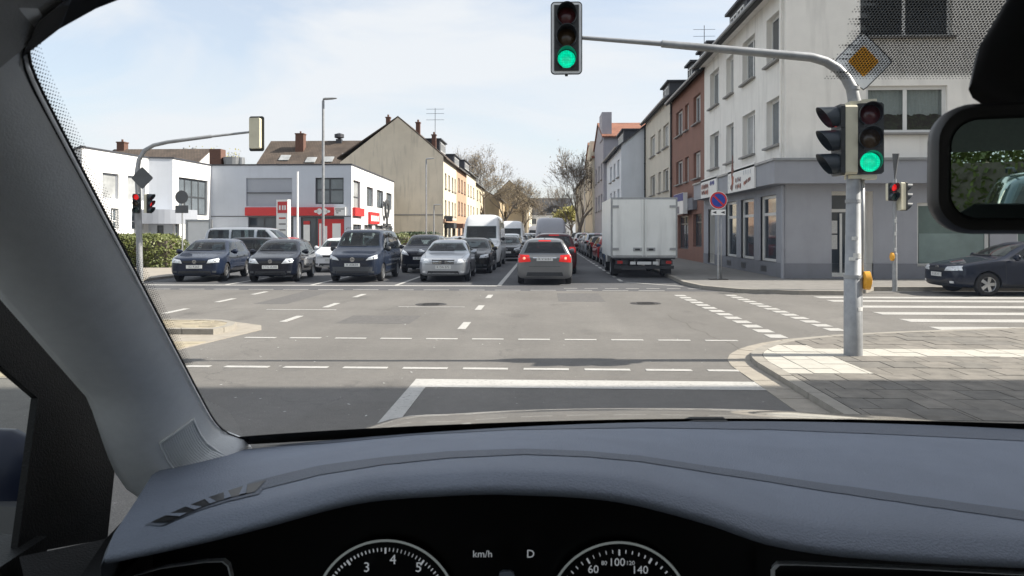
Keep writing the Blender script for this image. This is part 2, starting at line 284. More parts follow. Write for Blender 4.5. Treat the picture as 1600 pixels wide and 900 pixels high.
# ------------------------------------------------------------------ mesh helpers
class MB:
    def __init__(s): s.v = []; s.f = []; s.m = []; s.cur = 0
    def add(s, vs, fs):
        o = len(s.v); s.v += [tuple(p) for p in vs]
        for f in fs: s.f.append(tuple(i + o for i in f)); s.m.append(s.cur)
        return s
    def box(s, x0, y0, z0, x1, y1, z1):
        return s.add([(x0,y0,z0),(x1,y0,z0),(x1,y1,z0),(x0,y1,z0),(x0,y0,z1),(x1,y0,z1),(x1,y1,z1),(x0,y1,z1)],
                     [(0,3,2,1),(4,5,6,7),(0,1,5,4),(1,2,6,5),(2,3,7,6),(3,0,4,7)])
    def quad(s, a, b, c, d): return s.add([a, b, c, d], [(0, 1, 2, 3)])
    def prism(s, poly, z0, z1):          # poly CCW in xy
        n = len(poly); vs = [(p[0], p[1], z0) for p in poly] + [(p[0], p[1], z1) for p in poly]
        fs = [tuple(range(n))[::-1], tuple(range(n, 2 * n))] + [(i, (i + 1) % n, n + (i + 1) % n, n + i) for i in range(n)]
        return s.add(vs, fs)
    def extr(s, poly, off):              # polygon of 3D points swept by a vector
        n = len(poly); off = Vector(off); vs = [Vector(p) for p in poly]; vs = vs + [p + off for p in vs]
        return s.add(vs, [tuple(range(n)), tuple(range(n, 2 * n))[::-1]] + [(i + n, (i + 1) % n + n, (i + 1) % n, i) for i in range(n)])
    def tube(s, pts, rad, n=10, caps=True):
        pts = [Vector(p) for p in pts]
        if not hasattr(rad, '__len__'): rad = [rad] * len(pts)
        vs = []; fs = []; up = None
        for i, p in enumerate(pts):
            d = (pts[min(i + 1, len(pts) - 1)] - pts[max(i - 1, 0)]).normalized()
            if up is None: up = Vector((0, 0, 1)) if abs(d.z) < .9 else Vector((1, 0, 0))
            x = d.cross(up)
            if x.length < 1e-4: x = d.cross(Vector((0, 1, 0)))
            x.normalize(); y = x.cross(d).normalized(); up = y
            for k in range(n):
                a = 2 * math.pi * k / n; vs.append(p + (x * math.cos(a) + y * math.sin(a)) * rad[i])
        for i in range(len(pts) - 1):
            for k in range(n):
                fs.append((i*n+k, i*n+(k+1)%n, (i+1)*n+(k+1)%n, (i+1)*n+k))
        if caps: fs += [tuple(range(n))[::-1], tuple(range((len(pts)-1)*n, len(pts)*n))]
        return s.add(vs, fs)
    def lathe(s, prof, axis='z', n=24, c=(0, 0, 0), a0=0, a1=2*math.pi):   # prof: (r, h)
        full = abs(a1 - a0 - 2 * math.pi) < 1e-6; m = n if full else n + 1; vs = []; fs = []
        for r, h in prof:
            for k in range(m):
                a = a0 + (a1 - a0) * k / n; x, y = r * math.cos(a), r * math.sin(a)
                q = {'z': (x, y, h), 'x': (h, x, y), 'y': (x, h, y)}[axis]
                vs.append((q[0] + c[0], q[1] + c[1], q[2] + c[2]))
        for i in range(len(prof) - 1):
            for k in range(n):
                k2 = (k + 1) % m
                fs.append((i*m+k, i*m+k2, (i+1)*m+k2, (i+1)*m+k))
        return s.add(vs, fs)
    def grid(s, rows):
        n = len(rows[0]); vs = [p for r in rows for p in r]
        return s.add(vs, [(i*n+k, i*n+k+1, (i+1)*n+k+1, (i+1)*n+k) for i in range(len(rows)-1) for k in range(n-1)])
    def mesh(s, name, mats, smooth=False, ang=None):
        me = bpy.data.meshes.new(name); me.from_pydata(s.v, [], s.f)
        if not isinstance(mats, (list, tuple)): mats = [mats]
        for m_ in mats: me.materials.append(M[m_] if isinstance(m_, str) else m_)
        if len(mats) > 1: me.polygons.foreach_set('material_index', s.m)
        if smooth: me.polygons.foreach_set('use_smooth', [True] * len(me.polygons))
        me.update()
        if smooth and ang: me.set_sharp_from_angle(angle=R(ang))
        return me
    def build(s, name, mats, parent=None, smooth=False, ang=None, fix=True):
        me = s.mesh(name, mats, smooth, ang)
        if fix:
            b = bmesh.new(); b.from_mesh(me); bmesh.ops.recalc_face_normals(b, faces=b.faces); b.to_mesh(me); b.free()
            if smooth and ang: me.set_sharp_from_angle(angle=R(ang))
        return ob(name, me, parent)
def ob(name, me, parent=None, loc=None, rz=None):
    o = bpy.data.objects.new(name, me); COL.objects.link(o)
    if parent: o.parent = parent
    if loc is not None: o.location = loc
    if rz is not None: o.rotation_euler = (0, 0, rz)
    return o
def tag(o, label=None, cat=None, group=None, kind=None):
    if label: o['label'] = label
    if cat: o['category'] = cat
    if group: o['group'] = group
    if kind: o['kind'] = kind
    return o
def thing(name, label, cat, loc=(0, 0, 0), rz=0, group=None):
    o = bpy.data.objects.new(name, None); COL.objects.link(o); o.location = loc; o.rotation_euler = (0, 0, rz); o.empty_display_size = .3
    return tag(o, label, cat, group)
def copy_tree(o, parent=None, recol=None):
    c = o.copy(); COL.objects.link(c); c.parent = parent
    if recol and c.type == 'MESH':
        for sl in c.material_slots:
            if sl.material and sl.material.name in recol:
                new = M[recol[sl.material.name]]; sl.link = 'OBJECT'; sl.material = new
    for ch in list(o.children): copy_tree(ch, c, recol)
    return c
_tx = {}
def text_mesh(txt, size, m, ext=0.0):
    k = (txt, size, m)
    if k in _tx: return _tx[k]
    cu = bpy.data.curves.new('text', 'FONT'); cu.body = txt; cu.size = size; cu.extrude = ext; cu.align_x = 'CENTER'; cu.align_y = 'CENTER'; cu.resolution_u = 3
    o = bpy.data.objects.new('text', cu); me = bpy.data.meshes.new_from_object(o); bpy.data.objects.remove(o)
    me.materials.clear(); me.materials.append(M[m]); _tx[k] = me; return me
def text(txt, size, m, parent, matrix, name='lettering', ext=0.0):
    o = ob(name, text_mesh(txt, size, m, ext), parent); o.matrix_local = matrix; return o
def frame_mat(loc, xdir, ydir):
    x = Vector(xdir).normalized(); y = Vector(ydir).normalized(); z = x.cross(y)
    return Matrix(((x.x, y.x, z.x, loc[0]), (x.y, y.y, z.y, loc[1]), (x.z, y.z, z.z, loc[2]), (0, 0, 0, 1)))
def clip(poly, reg):                 # Sutherland-Hodgman, reg convex CCW
    out = list(poly)
    for i in range(len(reg)):
        a, b = reg[i], reg[(i + 1) % len(reg)]; inp = out; out = []
        if not inp: return []
        ins = lambda p: (b[0]-a[0])*(p[1]-a[1]) - (b[1]-a[1])*(p[0]-a[0]) >= -1e-9
        for j in range(len(inp)):
            p, q = inp[j-1], inp[j]
            ip, iq = ins(p), ins(q)
            if ip != iq:
                dx, dy = q[0]-p[0], q[1]-p[1]; den = (b[0]-a[0])*dy - (b[1]-a[1])*dx
                t = ((b[1]-a[1])*(p[0]-a[0]) - (b[0]-a[0])*(p[1]-a[1])) / den
                out.append((p[0]+dx*t, p[1]+dy*t))
            if iq: out.append(q)
    return out
def area(p): return .5 * sum(p[i-1][0]*p[i][1] - p[i][0]*p[i-1][1] for i in range(len(p)))
def offset_poly(p, d):               # inward offset of a CCW polygon (miter)
    n = len(p); out = []
    for i in range(n):
        a, b, c = Vector(p[i-1]), Vector(p[i]), Vector(p[(i+1) % n])
        e1 = (b-a).normalized(); e2 = (c-b).normalized(); n1 = Vector((-e1.y, e1.x)); n2 = Vector((-e2.y, e2.x))
        k = n1 + n2; k = k / max(.3, k.dot(n1)) if k.length > 1e-6 else n1
        out.append((b.x + k.x*d, b.y + k.y*d))
    return out
# ================================================================== GROUND
def sheet(name, m, x0, y0, x1, y1, z, parent=None):
    o = MB().quad((x0,y0,z),(x1,y0,z),(x1,y1,z),(x0,y1,z)).build(name, m, parent, fix=False)
    if not parent: tag(o, kind='structure')
    return o
sheet('ground', 'lot', -1500, -1500, 1500, 1500, -.010)
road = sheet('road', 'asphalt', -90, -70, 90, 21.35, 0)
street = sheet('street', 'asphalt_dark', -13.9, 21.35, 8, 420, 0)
def mark(poly, name, parent=road, z=.002):
    if area(poly) < 0: poly = poly[::-1]
    return MB().prism(poly, z, z + .003).build(name, 'road_paint', parent, fix=False)
def rect(x0, y0, x1, y1): return [(x0,y0),(x1,y0),(x1,y1),(x0,y1)]
# stop line and the lane line that meets it
mark(rect(-1.48, 8.02, 2.50, 8.46), 'stop_line'); mark(rect(-1.48, 3.0, -1.30, 8.016), 'lane_line')
# the two dashed lines of the pedestrian crossing
for i in range(13): mark(rect(-7.05 + i*.755, 9.08, -7.05 + i*.755 + .56, 9.20), 'crossing_dash')
for i in range(11): mark(rect(-4.82 + i*.735, 11.62, -4.82 + i*.735 + .50, 11.73), 'crossing_dash')
# lane guide dashes in the junction
for x, ys in ((-1.45, (13.3, 16.5, 19.4)), (-4.95, (14.2, 16.9, 19.5)), (-7.95, (15.5, 18.0, 20.2))):
    for y in ys: mark(rect(x-.07, y-.45, x+.07, y+.55), 'guide_dash')
mark(rect(-6.1, 15.90, -4.55, 15.98), 'thin_line'); mark(rect(-3.32, 16.62, -1.8, 16.69), 'thin_line')
# cycle crossing blocks, two slanting rows
for xa, xb, y0, y1 in ((3.78, 3.64, 12.0, 20.35), (5.06, 5.02, 12.9, 20.4)):
    n = 13; 
    for i in range(n):
        y = lerp(y0, y1, i / n); x = lerp(xa, xb, i / n); h = (y1 - y0) / n
        mark(rect(x-.14, y, x+.14, y + h*.62), 'cycle_block')
# zebra bars across the side street
for i, y in enumerate((13.05, 14.25, 15.5, 16.9, 18.3, 19.3)):
    mark(rect(6.9 + .04*i, y, 12.6, y + .48), 'zebra_bar')
# far stop line, second thin line and lane lines of the street
mark(rect(-13.4, 23.1, -1.50, 23.40), 'stop_line', street)
for i in range(16): mark(rect(-13.0 + i*1.05, 21.52, -13.0 + i*1.05 + .75, 21.62), 'edge_dash', street)
mark(rect(-1.50, 23.41, -1.36, 60), 'lane_line', street)
mark(rect(-4.80, 23.41, -4.68, 33), 'lane_line', street); mark(rect(-7.55, 23.41, -7.43, 33), 'lane_line', street); mark(rect(-10.35, 23.41, -10.25, 33), 'lane_line', street)
for i in range(16): mark(rect(2.62 + .0, 25.6 + i*2.3, 2.74, 26.9 + i*2.3), 'bay_dash', street)
a0, b0 = (2.7, 25.2), (4.3, 23.3); mark([a0, (a0[0]+.1, a0[1]+.09), (b0[0]+.1, b0[1]+.09), b0], 'bay_line', street)
for i in range(8): mark(rect(.6 + i*.62, 22.3, .6 + i*.62 + .4, 22.40), 'edge_dash', street)
# manhole covers: frame ring, lid and grip bars
for x, y in ((-2.66, 17.25), (2.42, 17.7)):
    mb = MB().lathe([(0, .006), (.27, .006), (.275, .002), (.29, .002), (.295, .008), (.36, .008), (.37, .0)], n=28, c=(x, y, 0))
    for k in range(-2, 3): mb.box(x-.2, y+k*.09-.012, .006, x+.2, y+k*.09+.012, .010)
    mb.build('manhole_cover', 'iron', road)
# sealed crack running towards the corner
cp = [(2.55, 15.3), (2.52, 14.6), (2.66, 13.9), (2.60, 13.2), (2.74, 12.6), (2.71, 12.2), (2.86, 11.4), (2.84, 10.9)]
mb = MB()
for i in range(len(cp) - 1):
    (xa, ya), (xb, yb) = cp[i], cp[i+1]
    mb.quad((xa-.012, ya, .0015), (xb-.012, yb, .0015), (xb+.012, yb, .0015), (xa+.012, ya, .0015))
mb.build('crack_seam', 'joint', road)

for x0, y0, x1, y1 in ((-3.9, 13.6, -2.5, 14.9), (.35, 18.1, 1.5, 20.6), (-6.9, 17.2, -6.1, 21.0)):
    tag(MB().prism(rect(x0, y0, x1, y1), -.001, .0016).build('asphalt_patch', 'patch', road, fix=False))
mb = MB()
for i in range(150):
    c = Vector((random.uniform(-5, 2.4), random.uniform(4.5, 12) if i < 110 else random.uniform(12, 20), .004)); s_ = random.uniform(.006, .022); a = random.random()*6.3
    e = Vector((math.cos(a), math.sin(a), random.uniform(-.2, .2)))*s_; f = Vector((-math.sin(a), math.cos(a), 0))*s_*.5; mb.quad(c-e, c-f, c+e, c+f)
lt_ = mb.build('litter', 'sticker', road, fix=False); lt_['kind'] = 'stuff'
# ------------------------------------------------------------------ near pavement (convex corner)
PH = .07
ko = [(2.98, -30), (40, -30), (40, 14.4), (14, 13.9)]
ko += [tuple(G(u, v, PH).xy) for u, v in ((1600, 511), (1450, 516), (1330, 521), (1240, 528), (1205, 535), (1182, 543), (1172, 551), (1174, 558), (1187, 569))] + [(2.80, 8.6), (2.86, 7.2)]
def smooth_poly(p, rng):
    out = []
    for i in range(len(p)):
        a, b = p[i], p[(i+1) % len(p)]
        if i in rng: out += [(lerp(a[0], b[0], .25), lerp(a[1], b[1], .25)), (lerp(a[0], b[0], .75), lerp(a[1], b[1], .75))]
        else: out.append(a) if i-1 not in rng else None; out.append(a) if (i-1 in rng) else None
    return out
# make convex by hull
def hull(pts):
    pts = sorted(set(pts)); cross = lambda o, a, b: (a[0]-o[0])*(b[1]-o[1])-(a[1]-o[1])*(b[0]-o[0])
    def half(ps):
        h = []
        for p in ps:
            while len(h) > 1 and cross(h[-2], h[-1], p) <= 1e-9: h.pop()
            h.append(p)
        return h[:-1]
    return half(pts) + half(pts[::-1])
def chaikin(p, keep):
    out = []
    n = len(p)
    for i in range(n):
        a, b = p[i], p[(i+1) % n]
        if i in keep: out.append(a)
        else:
            c0, c2 = p[i-1], p[(i+1) % n]
            out.append((lerp(a[0], c0[0], .25), lerp(a[1], c0[1], .25))); out.append((lerp(a[0], c2[0], .25), lerp(a[1], c2[1], .25)))
    return out
ko = hull(ko)
far_pt = {i for i, p in enumerate(ko) if p[0] > 9.5 or p[1] < 0}
ko = chaikin(ko, far_pt)
far_pt = {i for i, p in enumerate(ko) if p[0] > 9.5 or p[1] < 0}
ko = chaikin(ko, far_pt)
ki = offset_poly(ko, .15)
pav = MB().prism(ki, -.005, PH - .008).build('pavement', 'joint'); tag(pav, kind='structure')
def along(poly, step):             # resample the open run of a polygon that faces the roads
    idx = [i for i, p in enumerate(poly)]
    run = []
    for i in idx:
        a, b = Vector(poly[i]), Vector(poly[(i+1) % len(poly)]); L = (b - a).length
        run.append((a, b, L))
    return run
def strips(poly, inner, z0, z1, name, m, parent, step, lim, gap=.006, tilt=0):
    # cut the ring between poly and inner into stones of about step length
    n = len(poly); acc = [0]
    for i in range(n): acc.append(acc[-1] + (Vector(poly[(i+1) % n]) - Vector(poly[i])).length)
    def at(pl, s):
        for i in range(n):
            if s <= acc[i+1] + 1e-9:
                t = (s - acc[i]) / max(1e-9, acc[i+1]-acc[i]); a, b = pl[i], pl[(i+1) % n]
                return (lerp(a[0], b[0], t), lerp(a[1], b[1], t))
        return pl[0]
    s = 0
    while s < acc[-1] - 1e-6:
        e = min(s + step, acc[-1]); mid = at(poly, (s+e)/2)
        if lim(mid):
            k = max(1, int((e - s) / .3 + .5)) if step > .3 else 1
            ss = [lerp(s + gap, e - gap, j / k) for j in range(k+1)]
            dz = random.uniform(-.002, .002)
            pl = [at(poly, q) for q in ss] + [at(inner, q) for q in ss[::-1]]
            if area(pl) < 0: pl = pl[::-1]
            MB().prism(pl, z0, z1 + dz).build(name, m, parent, fix=False)
        s = e
view = lambda p: p[1] > 3.5 and p[0] < 13.5
strips(ko, offset_poly(ko, .145), 0, PH, 'kerb_stone', 'kerb', pav, .9, view)
strips(offset_poly(ko, -.30), offset_poly(ko, -.006), -.004, .006, 'gutter_stone', 'gutter', pav, .45, view, .008)
cells = [((3.80, 10.52, 9.9, 15), .42, 0), ((3.80, 6.54, 9.9, 9.90), .42, 0), ((2.5, 10.85, 3.80, 15), .42, 0), ((2.5, 6.54, 3.80, 8.65), .42, 0),
         ((2.5, 8.65, 3.80, 10.85), .31, 1), ((3.80, 9.90, 9.9, 10.52), .31, 1)]
for q in (clip(rect(9.91, 6.54, 45, 20), offset_poly(ki, .008)), clip(rect(0, -40, 45, 6.53), offset_poly(ki, .008))): MB().prism(q, PH-.03, PH-.003).build('outer_paving', 'slab', pav, fix=False)
for (x0, y0, x1, y1), st, tac in cells:
    y = y0; row = 0
    while y < y1 - .02:
        ye = min(y + st, y1); x = x0 - (st * .5 if row % 2 and not tac else 0)
        while x < x1 - .02:
            xe = x + st; g = .006 if not tac else .005
            q = clip(rect(max(x, x0)+g, y+g, min(xe, x1)-g, ye-g), offset_poly(ki, .008)) if min(xe, x1) - max(x, x0) > .04 and ye - y > .03 else []
            if len(q) >= 3 and abs(area(q)) > .004:
                dz = random.uniform(-.003, .003)
                MB().prism(q, PH-.03, PH + dz).build('tactile_slab' if tac else 'paving_slab', 'tactile' if tac else random.choice(['slab', 'slab', 'slab_b', 'slab_c']), pav, fix=False)
            x = xe
        y = ye; row += 1

# ------------------------------------------------------------------ far pavements
FP = .11
fk = [(5.2, 420), (4.9, 60), (4.75, 32), (4.62, 27), (4.50, 24.0), (4.72, 22.2), (5.5, 20.95), (6.9, 20.35), (8.3, 20.3), (9.0, 21.0), (9.6, 21.9), (40, 22.1), (40, 60), (40, 420)]
far_pav = MB().prism(fk, -.005, FP - .004).build('far_pavement', 'far_pave'); tag(far_pav, kind='structure')
def run_stones(pts, wdt, z0, z1, name, m, parent, step, maxy=80):
    pts = [Vector(p) for p in pts]
    for i in range(len(pts)-1):
        a, b = pts[i], pts[i+1]; L = (b-a).length; n = max(1, round(L/step)); d = (b-a).normalized(); nn = Vector((-d.y, d.x))
        for k in range(n):
            p, q = a + d*(L*k/n + .006), a + d*(L*(k+1)/n - .006)
            if (p.y + q.y)/2 > maxy: continue
            pl = [tuple(p + nn*-.004), tuple(q + nn*-.004), tuple(q + nn*wdt), tuple(p + nn*wdt)]
            if area(pl) < 0: pl = pl[::-1]
            MB().prism(pl, z0, z1 + random.uniform(-.002, .002)).build(name, m, parent, fix=False)
run_stones(fk[1:12], .15, 0, FP, 'kerb_stone', 'kerb', far_pav, 1.3, 75)
lp = tag(MB().prism([(-70, 23.6), (-14.6, 23.6), (-13.9, 24.4), (-13.9, 33), (-70, 33)], -.005, .08).build('side_pavement', 'gutter'), kind='structure')
run_stones([(-30, 23.6), (-14.6, 23.6), (-13.9, 24.4), (-13.9, 33)][::1], .15, 0, .085, 'kerb_stone', 'kerb', lp, 1.3)
lf = tag(MB().prism([(-12.2, 58), (-8.7, 58), (-8.4, 160), (-12.2, 160)], -.005, .11).build('left_pavement', 'far_pave'), kind='structure')
# traffic island on the left: flush apron, kerb, brick top
ap = [(-4.92, 12.62), (-5.15, 13.2), (-5.8, 13.65), (-14, 13.9), (-14, 8.3), (-5.85, 8.3), (-5.3, 10.3)]
ap = ap[::-1] if area(ap) < 0 else ap
isl = tag(MB().prism(ap, -.005, .008).build('traffic_island', 'gutter'), kind='structure')
it = [(-14, 11.95), (-5.45, 11.95), (-5.35, 12.4), (-5.5, 12.95), (-5.95, 13.3), (-14, 13.5)]
if area(it) < 0: it = it[::-1]
strips(it, offset_poly(it, .14), 0, .10, 'kerb_stone', 'kerb', isl, .8, lambda p: p[0] > -10)
inn = offset_poly(it, .15); MB().prism(inn, 0, .085).build('bedding', 'joint', isl)
y = 11.9; row = 0
while y < 13.6:
    x = -9.2 + (.15 if row % 2 else 0)
    while x < -5:
        q = clip(rect(x+.005, y+.005, x+.295, y+.145), inn)
        if len(q) > 2 and area(q) > .003: MB().prism(q, .06, .096 + random.uniform(-.004, .004)).build('paving_brick', random.choice(['sand_brick', 'sand_brick_b']), isl, fix=False)
        x += .30
    y += .15; row += 1
# flush sand coloured bricks of the apron
y = 8.35; row = 0
while y < 11.0:
    x = -8.2 + (.2 if row % 2 else 0)
    while x < -5:
        q = clip(rect(x+.006, y+.006, x+.394, y+.194), offset_poly(ap, .05))
        if len(q) > 2 and area(q) > .006: MB().prism(q, .0, .014 + random.uniform(-.002, .002)).build('paving_brick', random.choice(['sand_brick', 'sand_brick_b', 'sand_brick']), isl, fix=False)
        x += .40
    y += .20; row += 1

# ================================================================== BUILDINGS
_win = {}
def win_meshes(w, h, cols, transom, fr, pane, sill, ft):
    k = (round(w, 2), round(h, 2), cols, transom, fr, pane, sill, ft)
    if k in _win: return _win[k]
    f = MB(); D = .05
    f.box(0, 0, 0, ft, D, h); f.box(w-ft, 0, 0, w, D, h); f.box(ft, .001, 0, w-ft, D-.001, ft); f.box(ft, .001, h-ft, w-ft, D-.001, h)
    cw = (w - 2*ft) / cols
    for i in range(1, cols): f.box(ft + cw*i - ft*.55, .002, ft, ft + cw*i + ft*.55, D-.002, h-ft)
    if transom: zt = h * transom; f.box(ft, .003, zt-ft*.5, w-ft, D-.003, zt+ft*.5)
    p = MB().quad((ft*.5, .03, ft*.5), (w-ft*.5, .03, ft*.5), (w-ft*.5, .03, h-ft*.5), (ft*.5, .03, h-ft*.5))
    s = MB().box(-.06, -.22, -.07, w+.06, .03, 0) if sill else None
    r = (f.mesh('window', fr), p.mesh('pane', pane), s.mesh('sill', 'sill') if sill else None); _win[k] = r
    return r
PANES = ['pane', 'pane', 'pane_b', 'pane_c', 'pane_b']
class Wall:
    """a wall plane: O its lower left corner seen from outside, d its direction to the right"""
    def __init__(s, root, O, d, W, H):
        s.root = root; s.O = Vector(O); s.d = Vector(d).normalized(); s.n = Vector((s.d.y, -s.d.x, 0)); s.W = W; s.H = H
        s.holes = []; s.mat = frame_mat(s.O, s.d, -s.n)
    def pt(s, x, z, out=0): return s.O + s.d*x + Vector((0, 0, z)) + s.n*out
    def loc(s, x, z, out=0):
        return s.mat @ Matrix.Translation((x, -out, z))
    def win(s, x0, z0, x1, z1, cols=2, transom=0, fr='frame_white', pane=None, sill=True, reveal=.16, ft=.07, name='window'):
        s.holes.append((x0, z0, x1, z1, reveal))
        a, b, c = win_meshes(x1-x0, z1-z0, cols, transom, fr, pane or random.choice(PANES), sill, ft)
        o = ob(name, a, s.root); o.matrix_local = s.loc(x0, z0, -reveal)
        ob('pane', b, o)
        if c: q = ob('sill', c, o); q.location = (0, 0, 0); q.matrix_local = Matrix.Translation((0, -reveal + .06, 0))
        return o
    def build(s, m, name='wall', slope=None):
        xs = sorted({0, s.W} | {h[0] for h in s.holes} | {h[2] for h in s.holes}); zs = sorted({0, s.H} | {h[1] for h in s.holes} | {h[3] for h in s.holes})
        mb = MB()
        for i in range(len(xs)-1):
            for j in range(len(zs)-1):
                cx, cz = (xs[i]+xs[i+1])/2, (zs[j]+zs[j+1])/2
                if any(h[0] < cx < h[2] and h[1] < cz < h[3] for h in s.holes): continue
                mb.quad(s.pt(xs[i], zs[j]), s.pt(xs[i+1], zs[j]), s.pt(xs[i+1], zs[j+1]), s.pt(xs[i], zs[j+1]))
        for x0, z0, x1, z1, r in s.holes:
            a, b, c, e = s.pt(x0, z0), s.pt(x1, z0), s.pt(x1, z1), s.pt(x0, z1); k = -s.n * (r + .06)
            mb.quad(a, a+k, b+k, b); mb.quad(b, b+k, c+k, c); mb.quad(c, c+k, e+k, e); mb.quad(e, e+k, a+k, a)
        if slope: mb.add([s.pt(0, s.H), s.pt(s.W, s.H), s.pt(slope[0], slope[1])], [(0, 1, 2)])
        return mb.build(name, m, s.root, fix=False)
    def box(s, x0, z0, x1, z1, o0, o1, name, m, parent=None):
        ps = [s.pt(x0, z0, o0), s.pt(x1, z0, o0), s.pt(x1, z1, o0), s.pt(x0, z1, o0)]
        return MB().extr(ps, s.n * (o1 - o0)).build(name, m, parent or s.root)
def uvquad(mb_list, name, m, parent, quads):
    me = bpy.data.meshes.new(name); vs = []; fs = []; uv = []
    for q in quads:
        o = len(vs); vs += [tuple(p) for p in q]; fs.append(tuple(range(o, o+len(q))))
        ex = (Vector(q[1]) - Vector(q[0])).normalized(); nn = ex.cross(Vector(q[-1]) - Vector(q[0])).normalized(); ey = nn.cross(ex)
        for p in q: r = Vector(p) - Vector(q[0]); uv.append((r.dot(ex), r.dot(ey)))
    me.from_pydata(vs, [], fs); ul = me.uv_layers.new(name='UVMap')
    for i, t in enumerate(uv): ul.data[i].uv = t
    me.materials.append(M[m]); me.update(); return ob(name, me, parent)
def gable_roof(root, x0, y0, x1, y1, ze, zr, axis, m, ov=.35, th=.16, ridge=None, gov=.15, name='roof'):
    """pitched roof over a rectangle, ridge along axis"""
    qs = []
    if axis == 'y':
        xm = ridge if ridge is not None else (x0+x1)/2
        for xe, sg in ((x0, -1), (x1, 1)):
            sl = (zr-ze)/abs(xm-xe); a = (xe+sg*ov, y0-gov, ze-ov*sl); b = (xe+sg*ov, y1+gov, ze-ov*sl); c = (xm, y1+gov, zr); d = (xm, y0-gov, zr)
            q = [b, a, d, c] if sg < 0 else [a, b, c, d]
            qs.append(q)
    else:
        ym = ridge if ridge is not None else (y0+y1)/2
        for ye, sg in ((y0, -1), (y1, 1)):
            sl = (zr-ze)/abs(ym-ye); a = (x0-gov, ye+sg*ov, ze-ov*sl); b = (x1+gov, ye+sg*ov, ze-ov*sl); c = (x1+gov, ym, zr); d = (x0-gov, ym, zr)
            q = [a, b, c, d] if sg < 0 else [b, a, d, c]
            qs.append(q)
    up = Vector((0, 0, th)); allq = []
    for q in qs:
        q = [Vector(p) for p in q]; t = [p + up for p in q]
        allq.append(t); allq.append(q[::-1])
        for i in range(4): allq.append([q[i], q[(i+1)%4], t[(i+1)%4], t[i]])
    return uvquad(None, name, m, root, allq)
def plain(root, quads, m, name='wall'):
    mb = MB()
    for q in quads: mb.add(q, [tuple(range(len(q)))])
    return mb.build(name, m, root, fix=False)
def chimney(root, x, y, z0, z1, s=.6, m='brick_red'):
    mb = MB().box(x-s/2, y-s/2, z0, x+s/2, y+s/2, z1); mb.box(x-s/2-.06, y-s/2-.06, z1, x+s/2+.06, y+s/2+.06, z1+.12)
    mb.tube([(x, y, z1+.12), (x, y, z1+.4)], .11, 8); return mb.build('chimney', m, root)
def dormer(root, x, y, z, wd, ht, dep, side):
    """box dormer on a slope falling towards side (-1: -X, +1: +X)"""
    xf = x; xb = x - side*dep
    x0, x1 = min(xf, xb), max(xf, xb)
    d = MB().box(x0, y-wd/2, z, x1, y+wd/2, z+ht).build('dormer', 'slate', root)
    MB().box(x0-(.2 if side < 0 else 0), y-wd/2-.15, z+ht, x1+(.2 if side > 0 else 0), y+wd/2+.15, z+ht+.12).build('dormer_roof', 'slate', d)
    dd = (0, -1, 0) if side < 0 else (0, 1, 0)
    O = (xf + side*.01, y + (wd*.4 if side < 0 else -wd*.4), z + .25*ht)
    n = max(1, int(wd/1.1))
    for i in range(n):
        wv = wd*.8/n
        a, b, c = win_meshes(wv-.12, ht*.6, 2, 0, 'frame_white', 'pane_b', False, .06)
        o = ob('dormer_window', a, d); nn = Vector((dd[1], -dd[0], 0)); o.matrix_local = frame_mat(Vector(O) + Vector(dd)*(wv*i+.06) + nn*.045, dd, -nn)
    return d
def downpipe(root, x, y, z0, z1, r=.05, m='zinc', clips=True):
    mb = MB().tube([(x, y, z0), (x, y, z1)], r, 10)
    z = z0 + 1
    while clips and z < z1: mb.tube([(x, y, z), (x, y, z+.05)], r*1.35, 10); z += 2.1
    return mb.build('downpipe', m, root, True, 40)
def eave(root, x, y0, y1, z, m='zinc', side=-1):
    return MB().tube([(x, y0, z), (x, y1, z)], .075, 8).build('gutter', m, root, True, 40)

# ---- corner building, right
XF = 8.33
b1 = thing('corner_building', 'cream rendered corner building with grey shop front on the right', 'building', (0,0,0))
A = Wall(b1, (XF, 38.7, FP), (0, -1, 0), 12.9, 10.25)
ys = ((26.25, 28.0), (29.5, 31.35), (32.8, 34.1), (35.5, 37.4))
for k, (ya, yb) in enumerate(ys):
    for z0, z1 in ((4.72, 6.45), (7.75, 9.5)):
        A.win(38.7-yb, z0, 38.7-ya, z1, 2 if k != 2 else 1, .0, pane=['pane_b','pane_c','pane_b','pane'][(k + int(z0)) % 4], ft=.09, reveal=.2)
for ya, yb in ((26.75, 28.7), (29.55, 31.5), (32.2, 34.1)):
    A.win(38.7-yb, .50, 38.7-ya, 2.95, 1, .72, pane='pane', ft=.11, name='shop_window', sill=False, reveal=.1)
A.win(38.7-37.7, .05, 38.7-36.2, 2.75, 1, .78, fr='frame_dark', pane='pane', sill=False, reveal=.45, name='side_door', ft=.1)
A.build('cream_wall')
def skin(Wl, x0, z0, x1, z1, m, name, out=.03):      # thin render layer with the openings cut out
    w2 = Wall(Wl.root, Wl.pt(x0, z0, out), Wl.d, x1-x0, z1-z0)
    for h in Wl.holes:
        if h[2] > x0 and h[0] < x1 and h[3] > z0 and h[1] < z1:
            w2.holes.append((max(0, h[0]-x0), max(0, h[1]-z0), min(x1, h[2])-x0, min(z1, h[3])-z0, out))
    return w2.build(m, name)
skin(A, 0, .52, 12.9+.03, 3.3, 'shop_grey', 'ground_floor_render'); skin(A, 0, 0, 12.9+.05, .52, 'shop_grey_dark', 'plinth', .05)
A.box(.0, 3.25, 12.898, 4.02, .0, .55, 'fascia', 'fascia_grey'); A.box(.0, 4.02, 12.898, 4.10, 0, .62, 'cornice', 'zinc')
s1 = A.box(7.4, 3.22, 11.3, 4.18, .56, .62, 'shop_sign', 'white_sign'); s2 = A.box(2.1, 3.24, 5.4, 4.14, .56, .62, 'shop_sign', 'white_sign')
